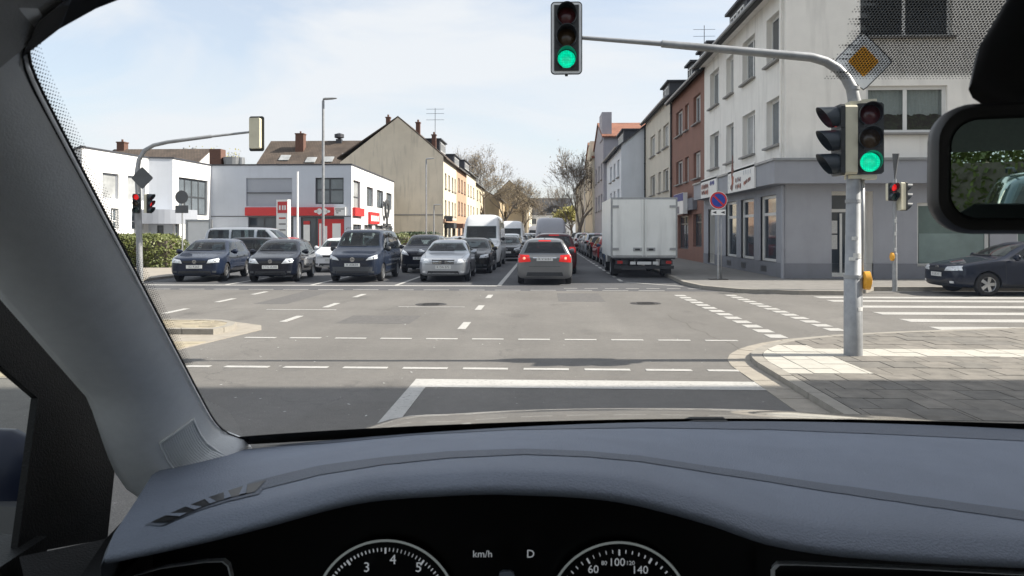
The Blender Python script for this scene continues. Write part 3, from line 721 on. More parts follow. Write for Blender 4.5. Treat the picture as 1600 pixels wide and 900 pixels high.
def blot(par, cx, cz, rx, rz, m, o=.624, n=9):          # one irregular printed shape
    ps = [A.pt(cx + rx*random.uniform(.55, 1.1)*math.cos(2*math.pi*i/n), cz + rz*random.uniform(.55, 1.1)*math.sin(2*math.pi*i/n), o) for i in range(n)]
    MB().extr(ps, A.n*.003).build('sign_print', m, par)
for i in range(6): blot(s1, 8.15 + random.uniform(-.12, .12), 3.45 + .17*i, .26 - .03*i, .17, random.choice(('print_rust', 'print_rust', 'print_brown')), .624 + .0035*(i % 2))
MB().extr([A.pt(7.98, 4.0, .60), A.pt(8.30, 4.0, .60), A.pt(8.20, 4.42, .60), A.pt(8.12, 4.75, .60), A.pt(8.08, 4.42, .60)], A.n*.03).build('sign_print', 'print_brown', s1)
for i in range(4):
    for j in range(2): blot(s1, 8.75 + .22*i, 3.42 + .26*j, .11, .12, random.choice(('print_rust', 'print_brown', 'print_grey')))
for i in range(5): blot(s1, 9.95 + .2*i, 3.48 + .03*i, .12, .10, random.choice(('print_rust', 'print_brown')))
for i in range(4): blot(s1, 9.9 + .3*i, 3.88, .08, .13, 'print_pale')
for i in range(3): blot(s1, 7.55 + .05*i, 3.45 + .2*i, .05, .1, 'print_pale')
for i in range(6):
    for j in range(2): blot(s2, 2.35 + .26*i, 3.5 + .28*j, .15, .15, random.choice(('print_rust', 'print_brown', 'print_brown')))
for i in range(3): blot(s2, 4.2 + .3*i, 3.85, .18, .12, 'print_blue')
for yy in (28.2, 31.0, 33.4): A.box(38.7-yy-.35, .12, 38.7-yy+.35, .34, .051, .06, 'cellar_vent', 'frame_dark')
downpipe(b1, XF-.12, 25.75, FP, 3.3, .06, 'fascia_grey'); downpipe(b1, XF-.1, 26.02, 4.2, 10.2, .045, 'cream_wall')
Fw = Wall(b1, (XF, 25.8, FP), (1, 0, 0), 21, 10.25)
cw = Fw.win(2.72, 5.0, 5.45, 6.62, 2, 0, pane='shop_glass', ft=.12, reveal=.12)
Fw.win(2.5, 8.3, 5.62, 9.9, 2, 0, pane='pane', ft=.1); Fw.win(7.4, 8.3, 10.4, 9.9, 2, 0, pane='pane', ft=.1); Fw.win(7.4, 5.0, 10.2, 6.62, 2, 0, pane='pane_b', ft=.1)
Fw.win(1.55, .06, 2.95, 3.0, 1, .78, pane='pane', sill=False, reveal=.55, ft=.11, name='shop_door')
Fw.win(4.42, .42, 6.85, 2.60, 1, 0, pane='pane_green', ft=.1, sill=False, reveal=.1, name='shop_window'); Fw.win(7.75, .42, 10.3, 2.60, 1, 0, pane='pane_green', ft=.1, sill=False, reveal=.1, name='shop_window')
Fw.build('cream_wall')
skin(Fw, -.03, .52, 21, 3.3, 'shop_grey', 'ground_floor_render'); skin(Fw, -.05, 0, 21, .52, 'shop_grey_dark', 'plinth', .05)
Fw.box(-.55, 3.245, 21, 4.02, 0, .55, 'fascia', 'fascia_grey'); Fw.box(-.62, 4.021, 21, 4.10, 0, .621, 'cornice', 'zinc')
ws = Fw.box(4.6, 3.3, 9.5, 3.96, .56, .64, 'shop_sign', 'white_sign'); Fw.box(4.62, 3.33, 9.48, 3.40, .641, .648, 'sign_stripe', 'red_sign', ws)
# door leaf inside the entrance, handle, posters
Fw.box(2.02, .15, 2.10, 2.25, -.50, -.47, 'door_post', 'frame_white')
MB().tube([Fw.pt(2.2, .9, -.42), Fw.pt(2.2, 1.5, -.42)], .02, 8).build('door_handle', 'chrome', b1)
for x0, z0, x1, z1 in ((1.68, 1.55, 1.95, 2.0), (1.68, 1.0, 1.95, 1.5), (2.45, 1.7, 2.8, 2.0), (2.45, 1.2, 2.8, 1.6)): Fw.box(x0, z0, x1, z1, -.515, -.51, 'notice', 'sticker')
Fw.box(2.45, 2.02, 2.75, 2.5, -.515, -.51, 'notice', 'ink_red')
po = Fw.box(5.35, 1.78, 5.85, 2.35, -.11, -.105, 'poster', 'white_sign'); Fw.box(5.38, 1.80, 5.82, 1.92, -.104, -.100, 'poster_band', 'red_sign', po)
for i in range(4): Fw.box(5.42, 2.0+i*.08, 5.76-.07*(i%2), 2.03+i*.08, -.104, -.100, 'poster_line', 'ink', po)
Fw.box(4.55, .54, 6.72, 1.55, -.118, -.112, 'frosted_film', 'pane_film')
# net curtains with folds and plants behind the big first floor window
mb = MB(); n = 70; rows = [[], []]
for i in range(n+1):
    x = lerp(2.8, 5.37, i/n); o = -.26 + .02*math.sin(i*1.9) + .008*math.sin(i*.7)
    rows[0].append(Fw.pt(x, 5.62 + .07*abs(math.sin(i*.22)), o)); rows[1].append(Fw.pt(x, 6.55, o))
mb.grid(rows); mb.build('curtain', 'curtain', b1, True)
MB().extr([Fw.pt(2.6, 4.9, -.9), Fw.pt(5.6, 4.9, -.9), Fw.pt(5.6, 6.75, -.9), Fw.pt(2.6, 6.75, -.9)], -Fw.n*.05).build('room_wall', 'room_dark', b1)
mb = MB()
for i in range(260):
    c = Fw.pt(random.uniform(2.85, 5.3), 5.12 + random.random()**2*.55, random.uniform(-.24, -.2)); e = Vector((random.uniform(-1, 1), 0, random.uniform(-.2, 1))).normalized()*.06; f = Vector((e.z, 0, -e.x))*.5
    mb.quad(c-e, c-f, c+e, c+f)
mb.build('window_plant', 'leaf_dark', b1)
plain(b1, [[(XF+21, 25.8, 0), (XF+21, 38.7, 0), (XF+21, 38.7, 10.3), (XF+21, 25.8, 10.3)], [(XF+21, 38.7, 0), (XF, 38.7, 0), (XF, 38.7, 10.3), (XF+21, 38.7, 10.3)]], 'cream_wall', 'rear_wall')
plain(b1, [[(XF, 25.8, 10.36), (XF+10.5, 25.8, 14.4), (XF+21, 25.8, 10.36)]], 'cream_wall', 'gable_wall'); plain(b1, [[(XF, 38.7, 10.36), (XF+21, 38.7, 10.36), (XF+10.5, 38.7, 14.4)]], 'cream_wall', 'gable_wall')
gable_roof(b1, XF, 25.8, XF+21, 38.7, 10.36, 14.4, 'y', 'roof_slate', ov=.6)
eave(b1, XF-.65, 25.6, 38.6, 10.22); A.box(0, 10.15, 12.9, 10.33, .002, .55, 'soffit', 'cream_wall')
for y_ in (28.2, 33.2): dormer(b1, XF+.55, y_+1.0, 10.5, 3.0, 1.55, 2.5, -1)

def row_house(name, label, y0, y1, xf, h, zr, m, roof, wins, rows, side=-1, dep=11, eg=0, shop=None, fr='frame_white', dorm=(), axis='y', gablem=None):
    """terrace house whose street wall faces side (-1: -X, right of the street; +1: left of the street)"""
    b = thing(name, label, 'building')
    if side < 0: Wf = Wall(b, (xf, y1, 0), (0, -1, 0), y1-y0, h); cv = lambda ya, yb: (y1-yb, y1-ya)
    else: Wf = Wall(b, (xf, y0, 0), (0, 1, 0), y1-y0, h); cv = lambda ya, yb: (ya-y0, yb-y0)
    for ya, yb, c in wins:
        for z0, z1 in rows: s_, e_ = cv(ya, yb); Wf.win(s_, z0, e_, z1, c, 0, fr=fr, ft=.09)
    if shop:
        for ya, yb, z0, z1 in shop: s_, e_ = cv(ya, yb); Wf.win(s_, z0, e_, z1, 2, .75, fr='frame_dark', pane='pane', sill=False, name='shop_window', ft=.09)
    Wf.build(m)
    xb = xf - side*dep; gm = gablem or m
    fr_ = [(xf, y0, 0), (xb, y0, 0), (xb, y0, h), (xf, y0, h)]; bk = [(xf, y1, 0), (xf, y1, h), (xb, y1, h), (xb, y1, 0)]
    if side > 0: fr_ = fr_[::-1]; bk = bk[::-1]
    xm = (xf+xb)/2; ym = (y0+y1)/2
    plain(b, [fr_] + ([[(xf, y0, h), (xb, y0, h), (xm, y0, zr)]] if axis == 'y' else []), gm, 'gable_wall')
    plain(b, [bk, [(xb, y0, 0), (xb, y1, 0), (xb, y1, h), (xb, y0, h)]] + ([[(xf, y1, h), (xb, y1, h), (xm, y1, zr)]] if axis == 'y' else [[(xf, y0, h), (xf, y1, h), (xf, ym, zr)], [(xb, y0, h), (xb, y1, h), (xb, ym, zr)]]), m, 'rear_wall')
    gable_roof(b, min(xf, xb), y0, max(xf, xb), y1, h, zr, axis, roof)
    if axis == 'y': eave(b, xf + side*.42, y0, y1, h - .12)
    for yd, wd in dorm: dormer(b, xf - side*.7, yd, h + .35, wd, 1.5, 2.4, side)
    b['wall'] = 0; del b['wall']
    return b, Wf
rb, W2 = row_house('brown_house', 'reddish brown rendered terrace house next to the cream corner building', 38.7, 48.5, XF+.004, 10.2, 14.2, 'brown_wall', 'roof_slate',
    ((39.7, 41.5, 2), (42.9, 44.0, 1), (44.8, 46.9, 2)), ((4.65, 6.1), (7.65, 9.2)), shop=((39.4, 41.6, .9, 2.7), (43, 46.2, .7, 2.7)), dorm=((42, 2.6), (46, 1.6)))
W2.box(.3, 2.95, 8.0, 3.6, .002, .25, 'shop_fascia', 'shop_grey_dark'); q = W2.box(3.6, 2.75, 6.6, 3.95, .26, .5, 'shop_sign', 'white_sign'); W2.box(3.62, 3.5, 6.58, 3.93, .501, .51, 'sign_panel', 'print_blue', q); W2.box(4.6, 2.8, 5.4, 3.2, .501, .51, 'sign_panel', 'print_grey', q)
downpipe(rb, XF-.08, 48.35, 0, 10.1, .06, 'dark_metal')
rb, W3 = row_house('beige_house', 'beige rendered terrace house behind the box truck with dark eaves', 48.5, 61, XF+.002, 10.7, 15, 'beige_wall', 'roof_slate',
    ((49.7, 52, 2), (53.0, 54.2, 1), (55.7, 58.2, 2)), ((4.55, 6.05), (7.5, 9.1)), shop=((50, 53, .8, 2.7), (55, 58, .8, 2.7)), dorm=((55, 3),))
downpipe(rb, XF-.08, 60.8, 0, 10.5, .06, 'dark_metal')
mb = MB().tube([(XF+3.5, 55, 14), (XF+3.5, 55, 17)], .025, 6)
for z in (15.6, 16.2, 16.7): mb.tube([(XF+2.7, 55, z), (XF+4.3, 55, z)], .015, 5)
mb.build('roof_aerial', 'dark_metal', rb)
row_house('white_gable_house', 'house with a blank bluish white gable wall right of the bare tree', 61, 75, 6.35, 8.9, 12.6, 'bluewhite_wall', 'roof_slate',
    ((62.5, 64.2, 2), (66, 67.7, 2), (69.5, 71.2, 2)), ((3.9, 5.4), (6.4, 7.9)), dorm=((68, 5),), dep=9.5)
b5, W5 = row_house('mauve_house', 'grey mauve house with orange tiled roof and parapet gable', 75, 88, 6.0, 11.4, 13.6, 'mauve_wall', 'roof_red',
    ((76.5, 78.2, 2), (80, 81.7, 2), (84, 85.7, 2)), ((4, 5.7), (7.2, 8.9)), axis='x', dep=10)
MB().box(5.9, 75.6, 11.2, 6.9, 79, 14.0).build('parapet_gable', 'mauve_wall', b5)
b6, W6 = row_house('cream_house', 'narrow cream house with orange tile roof beside the bare tree', 88, 104, 5.8, 10.6, 13.2, 'pale_yellow', 'roof_red', ((90, 92, 2), (95, 97, 2), (100, 102, 2)), ((4, 5.7), (7.2, 8.9)), axis='x', dep=9)
MB().box(5.5, 88.3, 10.5, 6.5, 91, 12.6).build('parapet_gable', 'pale_yellow', b6)
row_house('distant_house', 'pale greenish house far down the right side behind the bare tree', 104, 132, 5.6, 9.2, 12, 'beige_wall', 'roof_slate', ((107, 109, 2), (113, 115, 2), (119, 121, 2), (125, 127, 2)), ((3.8, 5.4), (6.6, 8.1)), gablem='white_wall')
row_house('distant_house', 'pale house beyond the greenish one at the street bend', 132, 165, 7.5, 8.4, 11.6, 'pale_yellow', 'roof_slate', ((136, 138, 2), (144, 146, 2)), ((3.8, 5.4), (6, 7.4)), gablem='white_wall')

# ---- left: modern white two storey shop building
bm = thing('modern_shop_building', 'white flat roofed two storey shop building with red fascia', 'building')
Ht = 7.0
def wpt(u, d): p = P(u, HOR, d); return Vector((p.x, p.y, 0))
c0, c1, c2, c3, c4, c5 = wpt(128, 46), wpt(232, 52.6), wpt(270, 53), wpt(330, 58.6), wpt(549, 58), wpt(615.5, 78)
def face(a, b): return Wall(bm, a, (b-a), (b-a).length, Ht)
F1 = face(c3, c4); L1 = F1.W
fx = lambda u: L1*(u-330)/(549-330); fz = lambda v: 1.7 + (HOR-v)/FPX*58.3
F1.win(fx(385), fz(322), fx(457), fz(278), 1, 0, fr='panel_grey', pane='panel_grey', sill=False, reveal=.08, ft=.06, name='panel_window')
F1.box(fx(386), fz(302), fx(456), fz(300.5), -.04, .02, 'panel_rail', 'frame_dark')
F1.win(fx(493), fz(319), fx(537), fz(278), 2, .55, fr='frame_dark', pane='pane_b', sill=False, ft=.12)
F1.win(fx(388), .3, fx(459), fz(339), 3, 0, fr='frame_dark', pane='pane', sill=False, ft=.1, name='shop_window')
F1.win(fx(470), .3, fx(538), fz(339), 3, 0, fr='frame_dark', pane='pane', sill=False, ft=.1, name='shop_window')
F1.build('modern_grey')
rf = F1.box(fx(385), fz(337), fx(523), fz(324), .0, .25, 'red_fascia', 'red_sign')
mb = MB()
for k, (u, w_, h_) in enumerate(((496, .35, .22), (501, .4, .5), (506.5, .3, .3), (510, .38, .5), (514.5, .35, .22))):
    x = fx(u); z = fz(330.5); mb.lathe([(0, .0), (w_*.5, .0), (w_*.5, .012)], 'y', 12); off = len(mb.v) - 36
    for i in range(off, len(mb.v)):
        a = mb.v[i]; q = F1.pt(x + a[0], z + a[2]*h_/w_, .255 + a[1]); mb.v[i] = tuple(q)
mb.build('fascia_lettering', 'white_sign', rf)
sg = F1.box(fx(523.5), fz(337), fx(541), fz(324), 0, .2, 'shop_sign', 'white_sign')
for i, (a_, b_) in enumerate(((525, 539), (526, 534), (527, 530))): F1.box(fx(a_), fz(327.5+i*3), fx(b_), fz(326.2+i*3), .201, .21, 'sign_line', 'ink', sg)
ra = F1.box(fx(497), .35, fx(537), 2.75, -.12, -.10, 'window_graphic', 'red_sign')
F1.box(fx(519), .5, fx(532), 2.4, -.099, -.09, 'poster', 'white_sign', ra); F1.box(fx(498.5), .5, fx(502), 2.4, -.099, -.09, 'poster', 'white_sign', ra); F1.box(fx(507), .6, fx(511), 2.2, -.099, -.09, 'poster', 'white_sign', ra)
F1.box(fx(474), 1.0, fx(484), 2.3, -.12, -.10, 'poster', 'white_sign'); F1.box(fx(474), 2.32, fx(484), 2.6, -.12, -.10, 'poster', 'red_sign')
F1.box(0, fz(338.6), L1, fz(337.4), .0, .03, 'joint_line', 'frame_dark')
F2 = face(c4, c5); L2 = F2.W
def sx(u): # position along the receding face of photo column u
    a = c4; d = (c5-c4).normalized(); best = 0
    k = (u-800)/FPX
    # camera coords
    ax, ad = a.x*CA + a.y*SA, -a.x*SA + a.y*CA; dx, dd = d.x*CA + d.y*SA, -d.x*SA + d.y*CA
    return (k*ad - ax) / (dx - k*dd)
F2.win(sx(552), 2.95, sx(563), 5.9, 1, .55, fr='frame_dark', pane='pane_c', sill=False, ft=.1)
for u0, u1 in ((573, 583), (589, 599), (603.5, 612)): F2.win(sx(u0), 4.0, sx(u1), 5.7, 3, 0, fr='frame_dark', pane='pane_b', sill=False, ft=.1)
for u0, u1 in ((551.5, 564.5), (569, 582), (586, 599), (602, 613)): F2.win(sx(u0), .3, sx(u1), 2.35, 2, 0, fr='frame_dark', pane='pane', sill=False, ft=.1, name='shop_window')
F2.build('white_wall')
F2.box(sx(550.5), fz(337), sx(565), fz(324), .0, .25, 'shop_sign', 'red_sign'); r2 = F2.box(sx(575), 2.45, sx(590), 3.5, 0, .2, 'shop_sign', 'red_sign')
for i in range(4): F2.box(sx(576.5 + i*3.2), 2.7, sx(578.6 + i*3.2), 3.2, .201, .21, 'lettering', 'white_sign', r2)
mb = MB(); q = F2.pt(sx(600), 0, .3)
mb.lathe([(.55, -.08), (.95, -.08), (.95, .08), (.55, .08), (.55, -.08)], 'x', 20, c=(q.x, q.y, 4.0)); mb.box(q.x-.07, q.y-.18, 2.2, q.x+.07, q.y+.18, 3.15); mb.box(q.x-.07, q.y-1.6, 2.35, q.x+.07, q.y+1.6, 2.55)
mb.build('wall_emblem', 'frame_dark', bm)
F3 = face(c2, c3); w3 = F3.W; F3.win(w3*.14, 3.0, w3*.9, 5.75, 4, .5, fr='frame_dark', pane='pane_b', sill=False, ft=.12); F3.win(w3*.06, .3, w3*.16, 2.3, 1, 0, fr='frame_dark', pane='pane', sill=False); F3.build('white_wall')
F4 = face(c1, c2); w4 = F4.W; F4.win(w4*.35, .3, w4*.62, 2.2, 1, 0, fr='frame_dark', pane='pane', sill=False, name='door'); F4.build('modern_grey')
F5 = face(c0, c1); w5 = F5.W
for a_, b_ in ((.28, .52), (.66, .95)): F5.win(w5*a_, 3.9, w5*b_, 5.6, 1, 0, fr='panel_grey', pane='pane_c', sill=False, ft=.08)
for a_, b_ in ((.40, .52), (.72, .92)): F5.win(w5*a_, 1.9, w5*b_, 3.3, 2, .4, fr='frame_white', pane='pane_b', sill=False, ft=.08)
F5.build('white_wall')
bk = [c0, c1, c2, c3, c4, c5, c5 + Vector((-24, 4, 0)), c0 + Vector((-14, 14, 0))]
mb = MB(); n = len(bk); mb.add([p + Vector((0, 0, Ht)) for p in bk], [tuple(range(n))]); mb.build('roof', 'roof_flat', bm, fix=False)
mb = MB(); pin = bk
for i in range(n):
    a, b = bk[i], bk[(i+1) % n]; d = (b-a).normalized(); nn = Vector((d.y, -d.x, 0))
    mb.extr([a + nn*.06 + Vector((0, 0, Ht)), b + nn*.06 + Vector((0, 0, Ht)), b - nn*.2 + Vector((0, 0, Ht)), a - nn*.2 + Vector((0, 0, Ht))], (0, 0, .10 + .004*i))
mb.build('roof_edge', 'slate', bm)
plain(bm, [[bk[i], bk[(i+1) % n], bk[(i+1) % n] + Vector((0,0,Ht)), bk[i] + Vector((0,0,Ht))] for i in (5, 6, 7)], 'white_wall', 'rear_wall')
# rounded canopy over the entrance
q = (c1 + c2)/2; MB().lathe([(0, 2.3), (2.4, 2.3), (2.4, 3.3), (0, 3.3)], 'z', 20, c=(q.x, q.y + .6, 0), a0=math.pi, a1=2*math.pi).build('entrance_canopy', 'panel_grey', bm)
# roof plant
p = P(340, HOR, 64); MB().box(p.x-.5, p.y-.5, 7, p.x+.5, p.y+.5, 8.9).build('chimney', 'brick_red', bm)
p = P(363, HOR, 64); MB().lathe([(0, 7.0), (.62, 7.0), (.78, 8.2), (0, 8.2)], 'z', 16, c=(p.x, p.y, 0)).build('roof_fan', 'zinc', bm); p = P(377, HOR, 64); MB().lathe([(0, 7), (.3, 7), (.3, 8.2), (0, 8.2)], 'z', 12, c=(p.x, p.y, 0)).build('roof_vent', 'zinc', bm)
# house with brown roof behind the left wing
hb = thing('brown_roof_house', 'house with a long brown tiled roof behind the far left white wing', 'building')
pa, pb = P(120, HOR, 72), P(285, HOR, 72); x0, x1, yy = pa.x, pb.x, pa.y + 2
plain(hb, [[(x0, yy, 0), (x1, yy, 0), (x1, yy, 8.0), (x0, yy, 8.0)], [(x1, yy, 0), (x1, yy+9, 0), (x1, yy+9, 8), (x1, yy+4.5, 10.4), (x1, yy, 8)], [(x0, yy+9, 0), (x0, yy, 0), (x0, yy, 8), (x0, yy+4.5, 10.4), (x0, yy+9, 8)], [(x1, yy+9, 0), (x0, yy+9, 0), (x0, yy+9, 8), (x1, yy+9, 8)]], 'white_wall')
gable_roof(hb, x0, yy, x1, yy+9, 8.0, 10.4, 'x', 'roof_brown'); p = P(170, HOR, 76); chimney(hb, p.x, yy+4.5, 9.8, 11.2, .8)
mb = MB(); p = P(297, HOR, 110)
for dx in (-.5, .5):
    for dy in (-.5, .5): mb.tube([(p.x+dx, p.y+dy, 0), (p.x+dx*.8, p.y+dy*.8, 14.2)], .05, 5)
for k in range(9): z = 9 + k*.6; mb.box(p.x-.55, p.y-.55, z, p.x+.55, p.y-.5, z+.06); mb.box(p.x-.55, p.y+.5, z, p.x+.55, p.y+.55, z+.06)
for z in (12.2, 13, 13.8): mb.box(p.x-.8, p.y-.6, z, p.x-.6, p.y+.6, z+.5); mb.box(p.x+.6, p.y-.6, z, p.x+.8, p.y+.6, z+.5)
tag(mb.build('radio_mast', 'galv'), 'small lattice radio mast standing behind the white building', 'mast')

# ---- tan gable house and the street row on the left
XL = -11.0
bt = thing('tan_gable_house', 'tall house with a windowless tan gable wall facing the junction', 'building')
Wt = Wall(bt, (XL, 80, 0), (0, 1, 0), 12, 10.1)
for ya, yb in ((1.2, 2.6), (4.2, 5.6), (7.4, 8.8), (10, 11.2)):
    for z0, z1 in ((3.6, 5.3), (6.6, 8.3)): Wt.win(ya, z0, yb, z1, 2, ft=.09)
for ya, yb in ((.8, 3), (4, 6.5), (8, 11)): Wt.win(ya, .5, yb, 2.6, 2, .7, fr='frame_dark', pane='pane', sill=False, name='shop_window')
Wt.build('pale_yellow'); Wt.box(1.2, 2.15, 3.6, 2.75, .1, 1.0, 'shop_sign', 'frame_dark'); Wt.box(.4, 2.9, 1.0, 3.5, .05, .9, 'shop_sign', 'frame_dark'); Wt.box(7.8, 2.2, 11.2, 2.75, .1, 1.3, 'awning', 'brick_red'); Wt.box(0, 2.8, 12, 3.15, 0, .2, 'string_course', 'orange_wall')
xg = XL - 11.4; ap_ = (XL - 5.0, 80, 14.3)
MB().add([(xg, 80, 0), (XL, 80, 0), (XL, 80, 10.1), ap_, (xg, 80, 9.4)], [(0, 1, 2, 3, 4)]).build('gable_wall', 'tan_gable', bt, fix=False)
MB().box(xg, 79.93, 3.55, XL, 79.999, 3.68).build('string_course', 'sill', bt)
plain(bt, [[(xg, 92, 0), (xg, 80, 0), (xg, 80, 9.4), (xg, 92, 9.4)], [(XL, 92, 0), (xg, 92, 0), (xg, 92, 9.4), (ap_[0], 92, 14.3), (XL, 92, 10.1)]], 'tan_gable', 'rear_wall')
gable_roof(bt, xg, 80, XL, 92, 10.0, 14.3, 'y', 'roof_brown', ridge=ap_[0], gov=.03)
for dx, dz in ((-1.6, 14.6), (1.8, 14.0), (3.6, 12.6)): chimney(bt, ap_[0]+dx, 82.5, 11, dz, .46)
dormer(bt, XL-.9, 86, 10.6, 5, 1.7, 2.5, 1)
mb = MB().tube([(XL-1.2, 82, 12), (XL-1.2, 82, 15.6)], .03, 5)
for z in (14.3, 15.0, 15.5): mb.tube([(XL-2.2, 82, z), (XL-.2, 82, z)], .02, 5)
mb.build('roof_aerial', 'dark_metal', bt)
# wing with the long brown roof
bw = thing('long_roof_house', 'house with wide brown tiled roof and skylights behind the shop building', 'building')
xa, xb_ = P(404, HOR, 88).x, P(572, HOR, 88).x
gable_roof(bw, xa, 86, xb_, 96, 9.5, 13.0, 'x', 'roof_brown')
plain(bw, [[(xa, 86, 0), (xb_, 86, 0), (xb_, 86, 9.5), (xa, 86, 9.5)], [(xa, 96, 0), (xa, 86, 0), (xa, 86, 9.5), (xa, 91, 13), (xa, 96, 9.5)], [(xb_, 86, 0), (xb_, 96, 0), (xb_, 96, 9.5), (xb_, 91, 13), (xb_, 86, 9.5)]], 'pale_yellow')
p = P(468, HOR, 90); chimney(bw, p.x, 89.2, 11, 13.7, 1.0)
for u, v in ((445, 236), (486, 238), (513, 238), (541, 235)):
    d = 88.6 if v < 237 else 88; p = P(u, HOR, d); z = 9.5 + (p.y-86)*.7 + .2
    MB().extr([(p.x-.6, p.y-.5, z-.35+.03), (p.x+.6, p.y-.5, z-.35+.03), (p.x+.6, p.y+.5, z+.35+.03), (p.x-.6, p.y+.5, z+.35+.03)], (0, -.05, .06)).build('skylight', 'pane_c', bw)
p = P(524, HOR, 90); MB().box(p.x-.35, 90.4, 12.2, p.x+.35, 91, 13.3).lathe([(0, 13.3), (.6, 13.5), (.6, 13.9), (0, 14.1)], 'z', 12, c=(p.x, 90.7, 0)).build('roof_vent', 'slate', bw)
r3 = ((4.0, 5.7), (7.0, 8.7))
row_house('orange_house', 'narrow house with orange brown stripe next to the tan gable house', 92.03, 104, XL, 9.9, 13.6, 'orange_wall', 'roof_slate', ((94, 95.6, 2), (97.4, 99, 2), (101, 102.6, 2)), r3, 1, 11, shop=((93.5, 96.5, .5, 2.6), (98.5, 102, .5, 2.6)), dorm=((98, 6),))
row_house('yellow_house', 'pale yellow house in the middle of the left terrace', 104.03, 118, XL, 10.4, 14, 'pale_yellow', 'roof_slate', ((105.5, 107.1, 2), (109.5, 111.2, 2), (114, 115.6, 2)), r3, 1, 11, shop=((105, 108.5, .5, 2.6), (111, 115, .5, 2.6)), dorm=((111, 7),))
row_house('terrace_end_house', 'warm yellow end house of the left terrace before the bare trees', 118.03, 136, XL, 9.6, 13, 'yellow_wall', 'roof_slate', ((120, 121.8, 2), (126, 127.8, 2), (131, 132.8, 2)), r3, 1, 11, shop=((120, 124, .5, 2.6),), dorm=((127, 5),))
be, We = row_house('ochre_house', 'ochre house with steep gable far down the left side', 172, 215, -3.6, 9.5, 13.8, 'pale_yellow', 'roof_brown', ((176, 178.5, 2), (184, 186.5, 2), (192, 194.5, 2), (200, 202.5, 2)), r3, 1, 9, gablem='ochre_wall')
for i, (x0, z0) in enumerate(((-10.6, 4.2), (-10.6, 7.2), (-7.6, 4.2), (-7.6, 7.2))):
    MB().box(x0, 171.9, z0, x0+1.3, 171.98, z0+1.7).build('gable_window', 'pane', be)
MB().box(-8.6, 168, 0, -3.9, 171.9, 6.5).box(-8.9, 167.8, 6.5, -3.7, 171.89, 6.75).build('front_annexe', 'pale_yellow', be)
row_house('ochre_side_house', 'lower ochre house standing behind the left bare trees', 150, 171, -9.2, 8.6, 11, 'ochre_wall', 'roof_brown', ((152, 154, 2), (160, 162, 2)), r3, 1, 9)
# houses closing the view
bx = thing('end_house', 'white house with grey hipped roof closing the far end of the street', 'building')
W9 = Wall(bx, (-6, 262, 0), (1, 0, 0), 16, 8.2)
for i in range(4): W9.win(1.6+i*3.6, 4.6, 3.2+i*3.6, 6.6, 2, sill=False); W9.win(1.6+i*3.6, 1.2, 3.2+i*3.6, 3.2, 2, sill=False)
W9.build('white_wall'); gable_roof(bx, -6, 262, 10, 274, 8.2, 14, 'x', 'roof_slate'); plain(bx, [[(-6, 274, 0), (-6, 262, 0), (-6, 262, 8.2), (-6, 268, 14), (-6, 274, 8.2)]], 'beige_wall', 'gable_wall'); plain(bx, [[(10, 262, 0), (10, 274, 0), (10, 274, 8.2), (10, 268, 14), (10, 262, 8.2)]], 'beige_wall', 'gable_wall')
mb = MB().box(2.2, 262.5, 8.6, 5.2, 265, 11.2).build('dormer', 'slate', bx); MB().box(3.2, 262.4, 9.2, 4.4, 262.49, 10.4).build('dormer_window', 'frame_white', mb)
row_house('end_side_house', 'brownish house left of the white house at the street end', 240, 260, -8.5, 10, 12.5, 'tan_gable', 'roof_brown', ((244, 246, 2),), r3, 1, 14)
row_house('right_end_house', 'pale house right of the yellowish tree at the street end', 190, 240, 14, 9, 12, 'white_wall', 'roof_slate', ((196, 198, 2), (206, 208, 2)), r3, -1, 10)
# ---- the building on the near right that shades the stop line (out of the picture, seen by the sun)
bn = thing('shading_building', 'apartment block on the near right corner that shades the junction', 'building')
Wn = Wall(bn, (16, 8.95, 0), (0, -1, 0), 34, 17.2)
for i in range(8):
    for z in (1, 4.3, 7.4, 10.5, 13.6): Wn.win(1.5+i*4.1, z, 3.4+i*4.1, z+1.6, 2)
Wn.build('cream_wall')
plain(bn, [[(16, 8.95, 0), (16, 8.95, 17.2), (29, 8.95, 17.2), (29, 8.95, 0)], [(29, 8.95, 0), (29, 8.95, 17.2), (29, -25.65, 17.2), (29, -25.65, 0)], [(16, -25.65, 0), (29, -25.65, 0), (29, -25.65, 17.2), (16, -25.65, 17.2)]], 'beige_wall', 'rear_wall')
gable_roof(bn, 16, -25.65, 29, 8.95, 17.2, 18.6, 'y', 'roof_slate', gov=.02)
plain(bn, [[(16, 8.95, 17.2), (22.5, 8.95, 18.6), (29, 8.95, 17.2)]], 'beige_wall', 'gable_wall')
# ---- behind the car (seen in the mirror)
bb, Wb = row_house('rear_house', 'cream house behind the car, visible in the rear view mirror', -70, -45, -12, 10, 13, 'cream_wall', 'roof_slate', ((-68, -66, 2), (-62, -60, 2), (-56, -54, 2), (-50, -48, 2)), r3, 1, 11)
